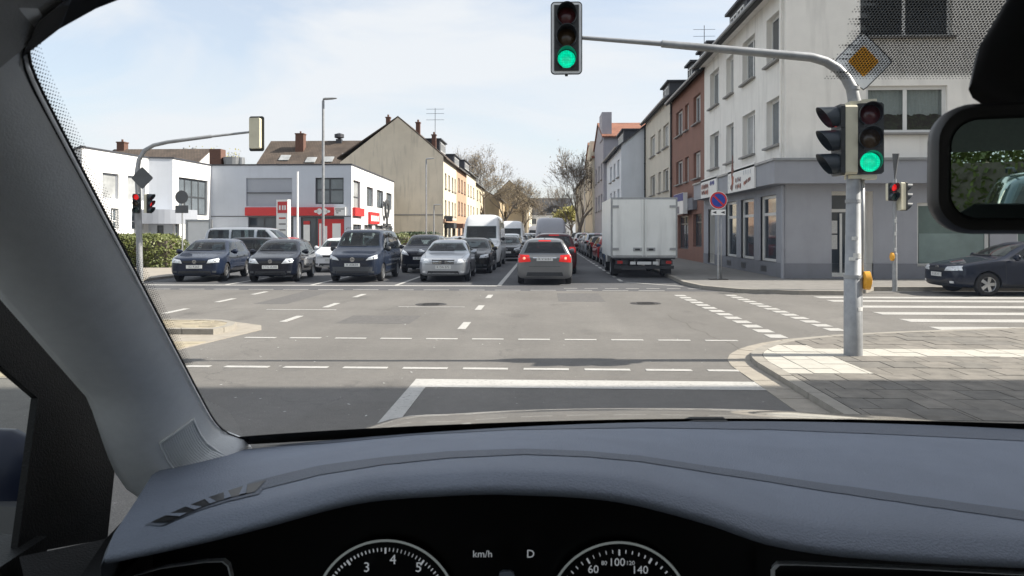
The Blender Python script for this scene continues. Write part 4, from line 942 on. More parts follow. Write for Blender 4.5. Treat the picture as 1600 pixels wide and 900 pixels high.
# ================================================================== VEHICLES
def loft_body(k):
    L, W2, H = k['L'], k['W']/2, k['H']; zn, zc, belt, zt = k['zn'], k['zc'], k['belt'], k['ztail']
    cf, rf, rr, tl = k['cowl'], k['rf'], k['rr'], k['tail']; g = k.get('gh', .72); zb = k.get('zb', .20)
    gr = k.get('grear', g)
    S = [(0.0, zb+.12, zn-.20, zn-.12, .70, .55), (.012, zb+.03, zn-.12, zn-.04, .84, .68), (.05, zb, zn-.05, zn+.005, .95, .76),
         (.13, zb, lerp(zn, zc, .4)-.05, lerp(zn, zc, .42), .99, .80), (cf-.03, zb, zc-.06, zc-.005, 1, .82), (cf, zb, zc-.05, zc+.02, 1, .82),
         (lerp(cf, rf, .5), zb, belt, lerp(zc, H, .56), 1, lerp(.82, g, .6)), (rf-.012, zb, belt, H-.075, 1, g), (rf+.035, zb, belt, H-.018, 1, g),
         (lerp(rf, rr, .5), zb, belt+.01, H, 1, g), (rr-.05, zb, belt+.015, H-.022, 1, gr), (rr, zb, belt+.02, H-.06, .995, gr)]
    if tl - rr > .03: S.append((lerp(rr, tl, .5), zb, belt+.03, lerp(H-.06, zt, .5), .99, lerp(gr, .76, .5)))
    S += [(tl, zb, min(zt-.05, belt+.03), zt, .98, .76)]
    if tl < .95: S += [(lerp(tl, .985, .5), zb, zt-.06, zt+.0, .965, .78)]
    S += [(.985, zb+.02, min(zt-.06, belt), zt-.03, .93, .76 if zt < H-.3 else gr), (1.0, zb+.10, min(zt-.12, belt-.04), zt-.12, .84, .68 if zt < H-.3 else gr*.95)]
    rows = []
    for f, b, s, t, w_, wt in S:
        y = (f - .5)*L; w = w_*W2; wt = wt*W2
        half = [(0, b), (.62*w, b), (.90*w, b+.015), (.985*w, b+.12), (w, lerp(b, s, .45)), (w*.992, lerp(b, s, .78)), (w*.955, s), (lerp(w*.955, wt, .16), lerp(s, t, .12)), (lerp(w*.955, wt, .88), lerp(s, t, .84)), (wt*.80, t - .012), (wt*.42, t), (0, t + .004)]
        ring = [(x, y, z) for x, z in half] + [(-x, y, z) for x, z in half[-2:0:-1]]
        rows.append(ring)
    mb = MB(); n = len(rows[0]); vs = [p for r in rows for p in r]
    fs = [(i*n+j, i*n+(j+1) % n, (i+1)*n+(j+1) % n, (i+1)*n+j) for i in range(len(rows)-1) for j in range(n)]
    h = n//2
    for base, rev in ((0, 0), ((len(rows)-1)*n, 1)):
        for j in range(h):          # cap as quads across
            a, b_, c, d = base+j, base+j+1, base+(n-j-1) % n, base+(n-j) % n
            if j == 0: f = (base, base+1, base+n-1)
            elif j == h-1: f = (base+j, base+h, base+n-j)
            else: f = (a, b_, c, d)
            fs.append(f if not rev else f[::-1])
    mb.add(vs, fs)
    return mb
def car_proto(k, name='car'):
    L, W, H = k['L'], k['W'], k['H']; paintm = k['paint']
    mb = loft_body(k); me = mb.mesh('body', [paintm, 'plastic'], True)
    bmx = bmesh.new(); bmx.from_mesh(me); bmesh.ops.recalc_face_normals(bmx, faces=bmx.faces); bmx.to_mesh(me); bmx.free()
    tmp = ob('body', me); md = tmp.modifiers.new('s', 'SUBSURF'); md.levels = 2; md.render_levels = 2
    ax = [(k['fa']-.5)*L, (k['ra']-.5)*L]; wr = k['wr']
    cb = MB(); cb.cur = 0
    for a in ax:
        for sg in (-1, 1):
            x0, x1 = sg*(W/2 - .30), sg*(W/2 + .3)
            cb.lathe([(0.001, min(x0, x1)), (wr+.045, min(x0, x1)), (wr+.045, max(x0, x1)), (.001, max(x0, x1))], 'x', 28, c=(0, a, wr))
    cut = cb.build('cut', 'plastic'); 
    bmx = bmesh.new(); bmx.from_mesh(cut.data); bmesh.ops.remove_doubles(bmx, verts=bmx.verts, dist=.004); bmesh.ops.recalc_face_normals(bmx, faces=bmx.faces); bmx.to_mesh(cut.data); bmx.free()
    bo = tmp.modifiers.new('b', 'BOOLEAN'); bo.object = cut; bo.operation = 'DIFFERENCE'; bo.solver = 'EXACT'; bo.material_mode = 'TRANSFER'
    bpy.context.view_layer.update(); dg = bpy.context.evaluated_depsgraph_get()
    full = bpy.data.meshes.new_from_object(tmp.evaluated_get(dg))
    bpy.data.objects.remove(tmp); bpy.data.objects.remove(cut)
    full.polygons.foreach_set('use_smooth', [True]*len(full.polygons)); full.set_sharp_from_angle(angle=R(42)); full.name = 'body'
    bvh = BVHTree.FromPolygons([v.co.copy() for v in full.vertices], [tuple(p.vertices) for p in full.polygons])
    root = thing(name, 'car', 'car'); body = ob('body', full, root); prisms = {'f': [], 'r': [], 's': []}
    def patch(pname, quad, axis, m, nx=8, nz=5, off=.006, parent=root, mirror=False, thick=.02):
        out = []
        if pname in ('windscreen', 'rear_window', 'side_window'): prisms[axis].append(quad)
        for sg in ((1, -1) if mirror else (1,)):
            rows = []; ok = True
            for j in range(nz+1):
                r = []
                for i in range(nx+1):
                    s, t = i/nx, j/nz
                    a = [lerp(lerp(quad[0][c], quad[1][c], s), lerp(quad[3][c], quad[2][c], s), t) for c in (0, 1)]
                    if axis == 'f': o, d = Vector((a[0]*sg, -9, a[1])), Vector((0, 1, 0))
                    elif axis == 'r': o, d = Vector((a[0]*sg, 9, a[1])), Vector((0, -1, 0))
                    elif axis == 's': o, d = Vector((9*sg, a[0], a[1])), Vector((-sg, 0, 0))
                    elif axis == 't': o, d = Vector((a[0]*sg, a[1], 9)), Vector((0, 0, -1))
                    h = bvh.ray_cast(o, d); tr_ = 0
                    while (h[0] is None or (axis in 'fr' and abs(h[1].dot(d)) < .12)) and tr_ < 14 and axis in 'fr': o.x *= .985; tr_ += 1; h = bvh.ray_cast(o, d)
                    if h[0] is None: ok = False; break
                    nn = h[1]; nn = nn if nn.dot(d) < 0 else -nn
                    r.append((h[0] + nn*off, nn))
                if not ok: break
                rows.append(r)
            if not ok: continue
            pb = MB(); pb.grid([[q[0] for q in r] for r in rows])
            edge = [rows[0][i] for i in range(nx+1)] + [rows[j][nx] for j in range(1, nz+1)] + [rows[nz][i] for i in range(nx-1, -1, -1)] + [rows[j][0] for j in range(nz-1, 0, -1)]
            ne = len(edge); pb.add([q[0] for q in edge] + [q[0]-q[1]*thick for q in edge], [(i, (i+1) % ne, (i+1) % ne+ne, i+ne) for i in range(ne)])
            o_ = pb.build(pname, m, parent, True, 35); out.append(o_)
        return out
    W2 = W/2; yf = lambda f: (f-.5)*L; g = k.get('gh', .72)
    zc, belt, rf, rr, cf, tl, zn, zt = k['zc'], k['belt'], k['rf'], k['rr'], k['cowl'], k['tail'], k['zn'], k['ztail']
    # glazing
    wt = g*W2
    patch('windscreen', [(-k.get('wsw', .80)*W2, zc+.06), (k.get('wsw', .80)*W2, zc+.06), (k.get('wstw', .84)*wt, k.get('wst', H-.13)), (-k.get('wstw', .84)*wt, k.get('wst', H-.13))], 'f', 'car_glass', 12, 7)
    patch('wiper', [(-.70*W2, zc+.065), (.30*W2, zc+.055), (.30*W2, zc+.075), (-.70*W2, zc+.085)], 'f', 'plastic', 8, 1, off=.016)
    if k.get('rearglass', True):
        gr = k.get('grear', g)*W2; zlo = zt + k.get('rglo', .03)
        patch('rear_window', [(-.74*W2, zlo), (.74*W2, zlo), (gr*.84, H-.14), (-gr*.84, H-.14)], 'r', 'car_glass_dark', 12, 6)
    zw0, zw1 = belt+.055, k.get('wst', H-.13)
    aL = lambda z: lerp(cf, rf, (z-zc)/(H-zc))
    fb = k['fb']; r0, r1 = k['rw']
    def sidequad(f0b, f1b, f1t, f0t): return [(yf(f0b), zw0), (yf(f1b), zw0), (yf(f1t), zw1), (yf(f0t), zw1)]
    patch('side_window', sidequad(max(aL(zw0)+.045, cf+.045), fb-.012, fb-.012, aL(zw1)+.05), 's', 'car_glass', 7, 5, mirror=True)
    if r0: patch('side_window', sidequad(fb+.012, r0, r1, fb+.012), 's', 'car_glass', 7, 5, mirror=True)
    if k.get('rq'): q0, q1, q2, q3 = k['rq']; patch('side_window', sidequad(q0, q1, q2, q3), 's', 'car_glass_dark', 5, 5, mirror=True)
    # hollow the cabin behind the glass
    def shrink(q, e=.022):
        cx, cz = sum(p[0] for p in q)/4, sum(p[1] for p in q)/4
        return [(p[0] + (e if p[0] < cx else -e), p[1] + (e if p[1] < cz else -e)) for p in q]
    tmp = ob('body', full)
    for axk, qs in prisms.items():
        if not qs: continue
        cb = MB()
        for q in qs:
            q = shrink(q)
            if axk == 'f': cb.extr([(x, -L/2 - .5, z) for x, z in q], (0, L/2 + .5 + yf(.62 if k.get('rearglass', True) else .42), 0))
            elif axk == 'r': cb.extr([(x, L/2 + .5, z) for x, z in q], (0, -(L/2 + .5 - yf(.50)), 0))
            else: cb.extr([(-2, y, z) for y, z in q], (4, 0, 0))
        co = cb.build('cut', 'car_interior')
        for solver in ('EXACT', 'FAST'):
            bo = tmp.modifiers.new('b', 'BOOLEAN'); bo.object = co; bo.operation = 'DIFFERENCE'; bo.solver = solver
            if solver == 'EXACT': bo.material_mode = 'TRANSFER'
            bpy.context.view_layer.update(); res = bpy.data.meshes.new_from_object(tmp.evaluated_get(bpy.context.evaluated_depsgraph_get())); tmp.modifiers.clear()
            if len(res.polygons) > .55*len(tmp.data.polygons): tmp.data = res; break
        bpy.data.objects.remove(co)
    hol = tmp.data; bpy.data.objects.remove(tmp)
    hol.set_sharp_from_angle(angle=R(42)); hol.name = 'body'; body.data = hol
    # front seats with headrests, wheel and inner mirror
    zs_ = zc + .05; top_ = H - .22
    for sg in (-1, 1):
        x = sg*.21*W; y = yf(fb) - .12; sb = MB()
        sb.extr([(x-.22, y, zs_-.3), (x+.22, y, zs_-.3), (x+.19, y+.10, min(top_-.16, zs_+.30)), (x-.19, y+.10, min(top_-.16, zs_+.30))], (0, .10, .02))
        sb.extr([(x-.12, y+.10, min(top_-.14, zs_+.32)), (x+.12, y+.10, min(top_-.14, zs_+.32)), (x+.10, y+.13, min(top_, zs_+.5)), (x-.10, y+.13, min(top_, zs_+.5))], (0, .08, 0)); sb.build('front_seat', 'car_seat', root)
    pts_ = [(.21*W + .17*math.cos(a*math.pi/8), yf(cf) + .48 + .05*math.sin(a*math.pi/8), zc + .02 + .15*math.sin(a*math.pi/8)) for a in range(17)]
    MB().tube(pts_, .014, 6, caps=False).build('steering_wheel', 'plastic', root, True)
    MB().box(-.10, yf(rf) + .02, H-.24, .10, yf(rf) + .05, H-.18).build('inner_mirror', 'plastic', root)
    # shut lines and handles
    for f_ in (cf+.02, fb, k.get('rd', 0)):
        if f_: patch('shut_line', [(yf(f_)-.004, .34), (yf(f_)+.004, .34), (yf(f_)+.004, belt+.0), (yf(f_)-.004, belt+.0)], 's', 'plastic', 1, 8, off=.002, mirror=True)
    for f_ in ((fb-.045, k.get('rd', 0)-.045) if k.get('rd') else (fb-.045,)):
        patch('door_handle', [(yf(f_)-.09, belt-.10), (yf(f_)+.07, belt-.10), (yf(f_)+.07, belt-.07), (yf(f_)-.09, belt-.07)], 's', k.get('handle', paintm), 3, 1, off=.025, mirror=True, thick=.03)
    patch('sill_trim', [(yf(k['fa'])+wr+.08, .235), (yf(k['ra'])-wr-.08, .235), (yf(k['ra'])-wr-.08, .31), (yf(k['fa'])+wr+.08, .31)], 's', 'plastic', 8, 2, off=.006, mirror=True)
    if k.get('strip'): patch('side_strip', [(yf(k['fa'])+wr+.1, .52), (yf(k['ra'])-wr-.1, .53), (yf(k['ra'])-wr-.1, .575), (yf(k['fa'])+wr+.1, .57)], 's', 'plastic', 8, 1, off=.01, mirror=True)
    # front
    hz = k.get('hz', zn-.16)
    hq = k.get('hq') or [(.46, -.055), (.88, -.02), (.86, .115), (.52, .06)]
    hm = k.get('hm', 'headlamp')
    for o_ in patch('headlight', [(a*W2, hz+b) for a, b in hq], 'f', 'headlamp', 6, 4, off=.008, mirror=True):
        c = o_.data.vertices; cx = sum(v.co.x for v in c)/len(c); cy = min(v.co.y for v in c); cz = sum(v.co.z for v in c)/len(c)
        for dx in (-.05, .05): 
            MB().lathe([(0, -.012), (.042, -.008), (.05, .02)], 'y', 14, c=(cx + dx, lerp(cy, sum(v.co.y for v in c)/len(c), .75) - .006, cz)).build('lamp_reflector', hm if hm != 'headlamp' else 'chrome', o_, True)
    for q in k.get('grille', [[(-.42, -.05), (.42, -.05), (.44, .03), (-.44, .03)]]): patch('grille', [(a*W2, hz+b) for a, b in q], 'f', 'plastic', 16, 4, off=.007)
    for q in k.get('bars', []): patch('grille_bar', [(a*W2, hz+b) for a, b in q], 'f', 'chrome', 16, 1, off=.016)
    patch('bonnet_gap', [(.70*W2, yf(.045)), (.70*W2 + .007, yf(.045)), (.86*W2 + .007, yf(cf-.01)), (.86*W2, yf(cf-.01))], 't', 'rubber', 1, 14, off=.0025, mirror=True, thick=.004)
    patch('bumper_gap', [(-.86*W2, hz-.085), (.86*W2, hz-.085), (.86*W2, hz-.078), (-.86*W2, hz-.078)], 'f', 'rubber', 18, 1, off=.0025, thick=.004)
    bz = k.get('bz', .30)
    patch('lower_intake', [(-.62*W2, bz-.02), (.62*W2, bz-.02), (.58*W2, bz+.09), (-.58*W2, bz+.09)], 'f', 'plastic', 8, 2, off=.005)
    patch('fog_light', [(.66*W2, bz+.03), (.80*W2, bz+.03), (.80*W2, bz+.09), (.66*W2, bz+.09)], 'f', k.get('fog', 'plastic_grey'), 3, 2, off=.006, mirror=True)
    if k.get('bumper'):
        patch('bumper', [(-.86*W2, bz-.04), (.86*W2, bz-.04), (.90*W2, bz+.24), (-.90*W2, bz+.24)], 'f', 'plastic_grey', 12, 4, off=.003)
        patch('rear_bumper', [(-.84*W2, .32), (.84*W2, .32), (.88*W2, .56), (-.88*W2, .56)], 'r', 'plastic_grey', 12, 4, off=.003)
    def plate(z, side, txt):
        h = bvh.ray_cast(Vector((0, 9*side, z)), Vector((0, -side, 0)))[0]; y = h.y + side*.012
        p = MB().box(-.26, min(y, y+side*.012), z-.056, .26, max(y, y+side*.012), z+.056).build('number_plate', 'plate', root)
        t = text_mesh(txt, .105, 'ink'); o_ = ob('plate_text', t, p); o_.matrix_local = frame_mat((0, y+side*.0135, z), (-side, 0, 0), (0, 0, 1)) if side > 0 else frame_mat((0, y+side*.0135, z), (1, 0, 0), (0, 0, 1))
        return p
    plate(k.get('pz', hz-.17), -1, k.get('ptxt', 'K PA 263')); plate(k.get('rpz', zt-.22), 1, k.get('ptxt', 'K PA 263'))
    h = bvh.ray_cast(Vector((0, -9, hz + k.get('ez', .02))), Vector((0, 1, 0)))[0]; ey, ez = h.y - .012, h.z
    e = MB(); es = k.get('es', .062)
    if k.get('emblem', 'ring') == 'ring':
        e.lathe([(es*.82, .014), (es*.82, -.004), (es, -.004), (es, .014)], 'y', 20, c=(0, ey, ez))
        def bar(x0, z0, x1, z1):
            d = Vector((x1-x0, 0, z1-z0)); n_ = Vector((-d.z, 0, d.x)).normalized()*es*.07; a, b_ = Vector((x0*es, ey-.003, ez+z0*es)), Vector((x1*es, ey-.003, ez+z1*es)); n_ = Vector((-(z1-z0), 0, x1-x0)).normalized()*es*.08
            e.extr([a-n_, b_-n_, b_+n_, a+n_], (0, .012, 0))
        for s_ in (-1, 1): bar(.28*s_, .85, .0, .12); bar(.62*s_, .55, .30*s_, -.72); bar(.30*s_, -.72, 0, .0)
        e.build('emblem', 'chrome', root)
    elif k['emblem'] == 'oval': e.lathe([(0, 0), (es, 0), (es, .012)], 'y', 20, c=(0, ey, ez)); e.v = [(x*1.7, y, z) for x, y, z in e.v]; e.build('emblem', 'sign_back', root)
    else: e.box(-es, ey-.01, ez-es*1.1, es, ey+.01, ez+es*1.1); e.build('emblem', 'ink', root)
    # rear
    tz = k.get('tz', zt-.13); tm = k.get('tm', 'taillamp')
    tq = k.get('tq') or [(.56, -.08), (.88, -.09), (.90, .09), (.60, .07)]
    for o_ in patch('tail_light', [(a*W2, tz+b) for a, b in tq], 'r', tm, 6, 4, off=.008, mirror=True):
        if tm == 'brakelamp':
            c = o_.data.vertices; n_ = len(c); cc = Vector((sum(v.co.x for v in c)/n_, max(v.co.y for v in c)-.01, sum(v.co.z for v in c)/n_))
            MB().lathe([(0, .02), (.035, .012), (.05, -.02)], 'y', 12, c=tuple(cc)).build('lamp_core', 'brakecore', o_, True)
    if k.get('brake3') is not None: patch('high_brake_light', [(-.22*W2, H-.115), (.22*W2, H-.115), (.22*W2, H-.085), (-.22*W2, H-.085)], 'r', k['brake3'], 5, 1, off=.012)
    if k.get('hatch'): patch('boot_line', [(-.56*W2, zt-.40), (.56*W2, zt-.40), (.56*W2, zt-.39), (-.56*W2, zt-.39)], 'r', 'plastic', 8, 1, off=.003)
    if k.get('rchrome'): patch('boot_trim', [(-.42*W2, zt-.13), (.42*W2, zt-.13), (.42*W2, zt-.105), (-.42*W2, zt-.105)], 'r', 'chrome', 8, 1, off=.012)
    patch('rear_valance', [(-.66*W2, .30), (.66*W2, .30), (.62*W2, .42), (-.62*W2, .42)], 'r', 'plastic', 8, 2, off=.005)
    # door mirrors
    for sg in (-1, 1):
        y = yf(cf)+.30; z = belt+.10; x = sg*(W2*.94)
        m_ = MB(); rows = []
        for i, (dx, s_) in enumerate(((0, .03), (.05, .05), (.12, .085), (.20, .08), (.23, .03))):
            rows.append([(x+sg*dx, y - .06*math.cos(a)*s_/.085 + .02*i*.3, z + .09*math.sin(a)*s_/.085) for a in [2*math.pi*q/12 for q in range(13)]])
        m_.grid(rows); m_.build('door_mirror', k.get('mirrorm', paintm), root, True)
    # wheels
    tw = k.get('tw', .2)
    if not hasattr(car_proto, 'wh'): car_proto.wh = {}
    key = (round(wr, 3), tw, k.get('rimm', 'rim'), k.get('spokes', 5))
    if key not in car_proto.wh:
        t_ = MB().lathe([(wr*.64, -tw/2), (wr*.90, -tw/2), (wr*.985, -tw*.38), (wr, -tw*.2), (wr, tw*.2), (wr*.985, tw*.38), (wr*.90, tw/2), (wr*.64, tw/2)], 'x', 32).mesh('wheel', 'tyre', True, 40)
        r_ = MB(); r_.lathe([(wr*.66, tw*.50), (wr*.62, tw*.46), (wr*.60, tw*.2), (0, tw*.2)], 'x', 32); r_.cur = 0
        ns = key[3]
        for q in range(ns):
            a = 2*math.pi*q/ns; hw = wr*(.115 if ns == 5 else .06)
            pts = [(wr*.10, hw*1.0), (wr*.62, hw*1.25), (wr*.62, -hw*1.25), (wr*.10, -hw*1.0)]
            r_.extr([(tw*.34 + (.03 if r0_ < wr*.3 else .012), r0_*math.cos(a)-h_*math.sin(a), r0_*math.sin(a)+h_*math.cos(a)) for r0_, h_ in pts], (-.03, 0, 0))
        r_.lathe([(0, tw*.5-.0), (wr*.15, tw*.48), (wr*.16, tw*.3)], 'x', 16)
        # dark back
        nf = len(r_.f); r_.m = [0]*nf
        for i in range(64, 96): r_.m[i] = 1
        rm = r_.mesh('rim', [key[2], 'hub'], False)
        car_proto.wh[key] = (t_, rm)
    t_, rm = car_proto.wh[key]
    for a in ax:
        for sg in (-1, 1):
            o_ = ob('wheel', t_, root, (sg*(W2 - tw/2 - .015), a, wr)); o_.rotation_euler = (random.random()*2, 0, 0) if sg > 0 else (random.random()*2, 0, math.pi)
            ob('rim', rm, o_)
    if k.get('rails'):
        for sg in (-1, 1): MB().tube([(sg*wt*.86, yf(rf+.06), H-.01), (sg*wt*.88, yf(rf+.10), H+.035), (sg*wt*.86, yf(rr-.12), H+.03), (sg*wt*.85, yf(rr-.07), H-.02)], .014, 6).build('roof_rail', 'plastic', root, True)
    if k.get('aerial'): MB().tube([(0, yf(rr-.08), H-.02), (0, yf(rr-.03), H+.05)], [.012, .006], 6).build('roof_aerial', 'plastic', root)
    return root
def K(**a):
    d = dict(L=4.2, W=1.76, H=1.48, zn=.86, zc=1.0, belt=.92, ztail=.98, cowl=.255, rf=.43, rr=.90, tail=.968, gh=.74, fa=.2, ra=.815, wr=.315, fb=.56, rw=(.80, .775), rd=.79, paint='paint_navy', hatch=True)
    d.update(a); return d
PARK = 'cars waiting at the far stop line'
def place(root, label, x, y, rz=0, group=None, cat='car'):
    root.location = (x, y, 0); root.rotation_euler = (0, 0, rz); tag(root, label, cat, group)
    if group is None and 'group' in root: del root['group']
    return root
def front(root, label, x, yfront, L, rz=0, group=None, cat='car'):    # place by the middle of the front bumper
    return place(root, label, x + math.sin(rz)*-L/2*1, yfront + math.cos(rz)*L/2, rz, group, cat)
golf = car_proto(K(ptxt='E2 R263', ez=.0, lightglass=True, grille=[[(-.40, -.035), (.40, -.035), (.43, .03), (-.43, .03)]]), 'parked_hatchback')
front(golf, 'dark blue hatchback at far left of the waiting cars', -11.85, 24.45, 4.2, R(8), PARK)
polo = car_proto(K(L=3.95, W=1.68, H=1.47, paint='paint_blueblack', ptxt='CTG A340', lightglass=True, fb=.60, rw=(.82, .79), rd=0, hq=[(.44, -.06), (.86, -.03), (.84, .11), (.60, .10)]), 'hatchback_car')
front(polo, 'blue black hatchback, second from left of the waiting cars', -9.22, 24.4, 3.95, R(7), PARK)
caddy = car_proto(K(L=4.4, W=1.80, H=1.83, zn=.98, zc=1.16, belt=1.02, ztail=1.1, cowl=.21, rf=.345, rr=.965, tail=.985, gh=.83, grear=.82, paint='paint_caddy', bumper=True, hz=.80, hq=[(.50, -.05), (.90, .01), (.88, .14), (.60, .05)],
    fb=.49, rw=(.71, .70), rq=(.735, .94, .925, .725), rd=.72, pz=.60, ptxt='K A0R59', bz=.30, strip=True, mirrorm='plastic', ez=-.015, es=.075, lightglass=True, rails=True), 'compact_van')
front(caddy, 'dark blue compact van with grey bumper in the middle waiting lane', -6.45, 24.5, 4.4, R(1), PARK, 'van')
benz = car_proto(K(L=4.58, W=1.77, H=1.45, zn=.84, zc=.98, belt=.90, ztail=1.02, cowl=.29, rf=.45, rr=.74, tail=.86, gh=.70, grear=.66, paint='paint_silver', emblem='box', es=.055, ez=.01, hz=.70,
    hq=[(.52, -.05), (.92, -.01), (.88, .12), (.58, .085)], grille=[[(-.40, -.08), (.40, -.08), (.44, .07), (-.44, .07)]], bars=[[(-.42, .055), (.42, .055), (.42, .075), (-.42, .075)], [(-.41, .0), (.41, .0), (.41, .02), (-.41, .02)], [(-.39, -.05), (.39, -.05), (.39, -.03), (-.39, -.03)]],
    fb=.53, rw=(.735, .715), rd=.74, pz=.52, ptxt='K DA 572', fog='headlamp', hatch=False, rgl=.02, tz=.86), 'sedan_car')
front(benz, 'silver saloon with wide barred grille beside the centre line', -3.42, 24.8, 4.58, R(2), PARK)
estate = car_proto(K(L=4.6, W=1.80, H=1.52, zn=.86, zc=1.0, belt=.93, ztail=1.0, cowl=.27, rf=.43, rr=.955, tail=.985, gh=.72, grear=.68, paint='paint_grey', emblem='box', tm='brakelamp', brake3='brakelamp', rpz=.84, ptxt='K V 5161', tz=.88,
    tq=[(.50, -.12), (.93, -.15), (.95, .11), (.56, .085)], rchrome=True, rd=.76, fb=.54, rw=(.77, .76), rq=(.80, .93, .90, .785), aerial=True), 'estate_car')
place(estate, 'silver grey estate car seen from behind with red brake lights on', .02, 23.6+2.3, R(180))
suv = car_proto(K(L=4.4, W=1.86, H=1.68, zn=.98, zc=1.14, belt=1.04, ztail=1.12, cowl=.25, rf=.40, rr=.945, tail=.98, gh=.76, paint='paint_maroon', tm='brakelamp', brake3='brakelamp', wr=.35, rails=True, tq=[(.62, -.10), (.92, -.10), (.92, .12), (.66, .12)], fb=.54, rw=(.80, .78)), 'suv_car')
place(suv, 'dark maroon tall car directly ahead of the grey estate car', .40, 29.6+2.2, R(180))
vank = K(L=5.9, W=1.99, H=2.62, zn=1.08, zc=1.34, belt=1.28, ztail=1.4, cowl=.145, rf=.265, rr=.975, tail=.988, gh=.86, grear=.88, paint='paint_white', fa=.165, ra=.76, wr=.345, hz=.93, bumper=True, fb=.305, rw=(0, 0), rd=.37, rearglass=False, bz=.34, pz=.62, emblem='ring',
    hq=[(.58, -.08), (.90, -.04), (.88, .13), (.68, .08)], mirrorm='plastic', handle='plastic', hm='headlamp_on', tq=[(.84, -.22), (.93, -.22), (.93, .12), (.84, .12)], tz=1.1, rpz=.9, wsw=.76, wst=2.02, wstw=.86)
van = car_proto(vank, 'panel_van'); front(van, 'white high roof panel van behind the silver saloon', -3.1, 35.2, 5.9, 0, None, 'van')
mpv = car_proto(K(L=4.05, W=1.72, H=1.62, zn=.95, zc=1.1, belt=.98, ztail=1.04, cowl=.20, rf=.38, rr=.93, tail=.975, paint='paint_blueblack', emblem='oval', hz=.80, hq=[(.50, -.06), (.90, .02), (.86, .17), (.62, .08)], ptxt='K MM 71'), 'small_people_carrier')
front(mpv, 'dark people carrier waiting behind the dark blue compact van', -5.15, 30.2, 4.05, R(1), PARK)
# copies of the kinds in other colours
def clone(src, label, x, y, rz, col=None, group=None, cat='car', name=None, extra=None):
    base = src.children[0].material_slots[0].material.name; rc = {}
    if col: rc[base] = col
    if extra: rc.update(extra)
    r = copy_tree(src, None, rc); r.name = name or src.name.split('.')[0]
    return place(r, label, x, y, rz, group, cat)
OFF = {'brakelamp': 'taillamp', 'brakecore': 'taillamp', 'headlamp_on': 'chrome'}
Q = 'cars queueing in the oncoming lane'
clone(polo, 'white small car behind the blue black hatchback', -9.1, 32.6, R(4), 'paint_white', PARK)
clone(golf, 'black car close behind the silver saloon', -3.05, 32.0, 0, 'paint_black', Q)
clone(benz, 'dark grey saloon behind the people carrier', -5.35, 38.5, 0, 'paint_grey', Q)
clone(polo, 'silver car at the rear left between the waiting lanes', -8.6, 38.5, 0, 'paint_silver', Q)
clone(golf, 'dark hatchback behind the white panel van', -2.2, 45.2, 0, 'paint_black', Q)
clone(mpv, 'white people carrier further back in the oncoming queue', -2.35, 51.5, 0, 'paint_white', Q)
clone(van, 'second white panel van far back in the oncoming queue', -2.55, 59, 0, None, Q, 'van', extra=OFF)
for i, (src, c, lab) in enumerate(((golf, 'paint_grey', 'grey hatchback behind the second white van'), (polo, 'paint_black', 'black small car deep in the oncoming queue'), (mpv, 'paint_silver', 'silver people carrier deep in the oncoming queue'), (golf, 'paint_blueblack', 'dark blue hatchback near the end of the oncoming queue'), (mpv, 'paint_white', 'white car near the end of the oncoming queue'), (polo, 'paint_red', 'red car last in the oncoming queue'))):
    clone(src, lab, -2.1 + .12*i, 66 + i*6.6, 0, c, Q)
for i, (src, c, lab) in enumerate(((golf, 'paint_silver', 'silver hatchback in the left oncoming lane behind the grey saloon'), (mpv, 'paint_black', 'black people carrier in the left oncoming lane'), (golf, 'paint_grey', 'grey hatchback at the back of the left oncoming lane'))):
    clone(src, lab, -5.3, 46 + i*6.5, 0, c, Q)
A_ = 'cars ahead in our lane'
clone(suv, 'silver tall car ahead of the maroon car', .42, 39.5, R(180), 'paint_silver', A_, extra=OFF)
clone(van, 'grey high roof van ahead in our lane', .40, 47.5, R(180), 'paint_greyvan', A_, 'van', extra=OFF)
for i, (src, c, lab) in enumerate(((golf, 'paint_black', 'black hatchback ahead of the grey van'), (estate, 'paint_white', 'white estate far ahead in our lane'), (suv, 'paint_black', 'black tall car far ahead in our lane'))): clone(src, lab, .5+.1*i, 56 + i*7, R(180), c, A_, extra=OFF)
for i, (src, c, lab) in enumerate(((van, 'paint_white', 'white high roof van far back in the oncoming lane'), (golf, 'paint_silver', 'silver hatchback far back behind the distant white van'), (mpv, 'paint_grey', 'grey people carrier at the very end of the oncoming lane'), (golf, 'paint_black', 'black hatchback at the very end of the oncoming lane'))):
    clone(src, lab, -1.4 + .2*i, 107 + i*7.5, 0, c, Q, 'van' if src is van else 'car', extra=OFF)
for i, (src, c, lab) in enumerate(((mpv, 'paint_silver', 'silver people carrier far ahead in our lane'), (van, 'paint_white', 'white van far ahead in our lane'), (golf, 'paint_red', 'red hatchback at the far end of our lane'))):
    clone(src, lab, .9 + .3*i, 80 + i*9, R(180), c, A_, 'van' if src is van else 'car', extra=OFF)
PR = 'cars parked along the right kerb'
for i, (src, c, lab) in enumerate(((golf, 'paint_midblue', 'blue parked hatchback just beyond the box truck'), (estate, 'paint_red', 'red parked estate second beyond the box truck'), (golf, 'paint_black', 'black parked hatchback third beyond the box truck'), (suv, 'paint_silver', 'silver parked tall car in the right row'),
      (polo, 'paint_silver', 'small silver parked car behind the silver tall one'), (estate, 'paint_maroon', 'maroon parked estate in the right row'), (suv, 'paint_white', 'white parked tall car in the right row'), (golf, 'paint_red', 'red parked hatchback far along the right row'), (suv, 'paint_black', 'black tall car at the far end of the right row'), (polo, 'paint_grey', 'grey small car last in the right row'))):
    clone(src, lab, 3.78 + random.uniform(-.08, .08), 38.2 + i*5.6, R(180 + random.uniform(-1, 1)), c, PR, extra=OFF)
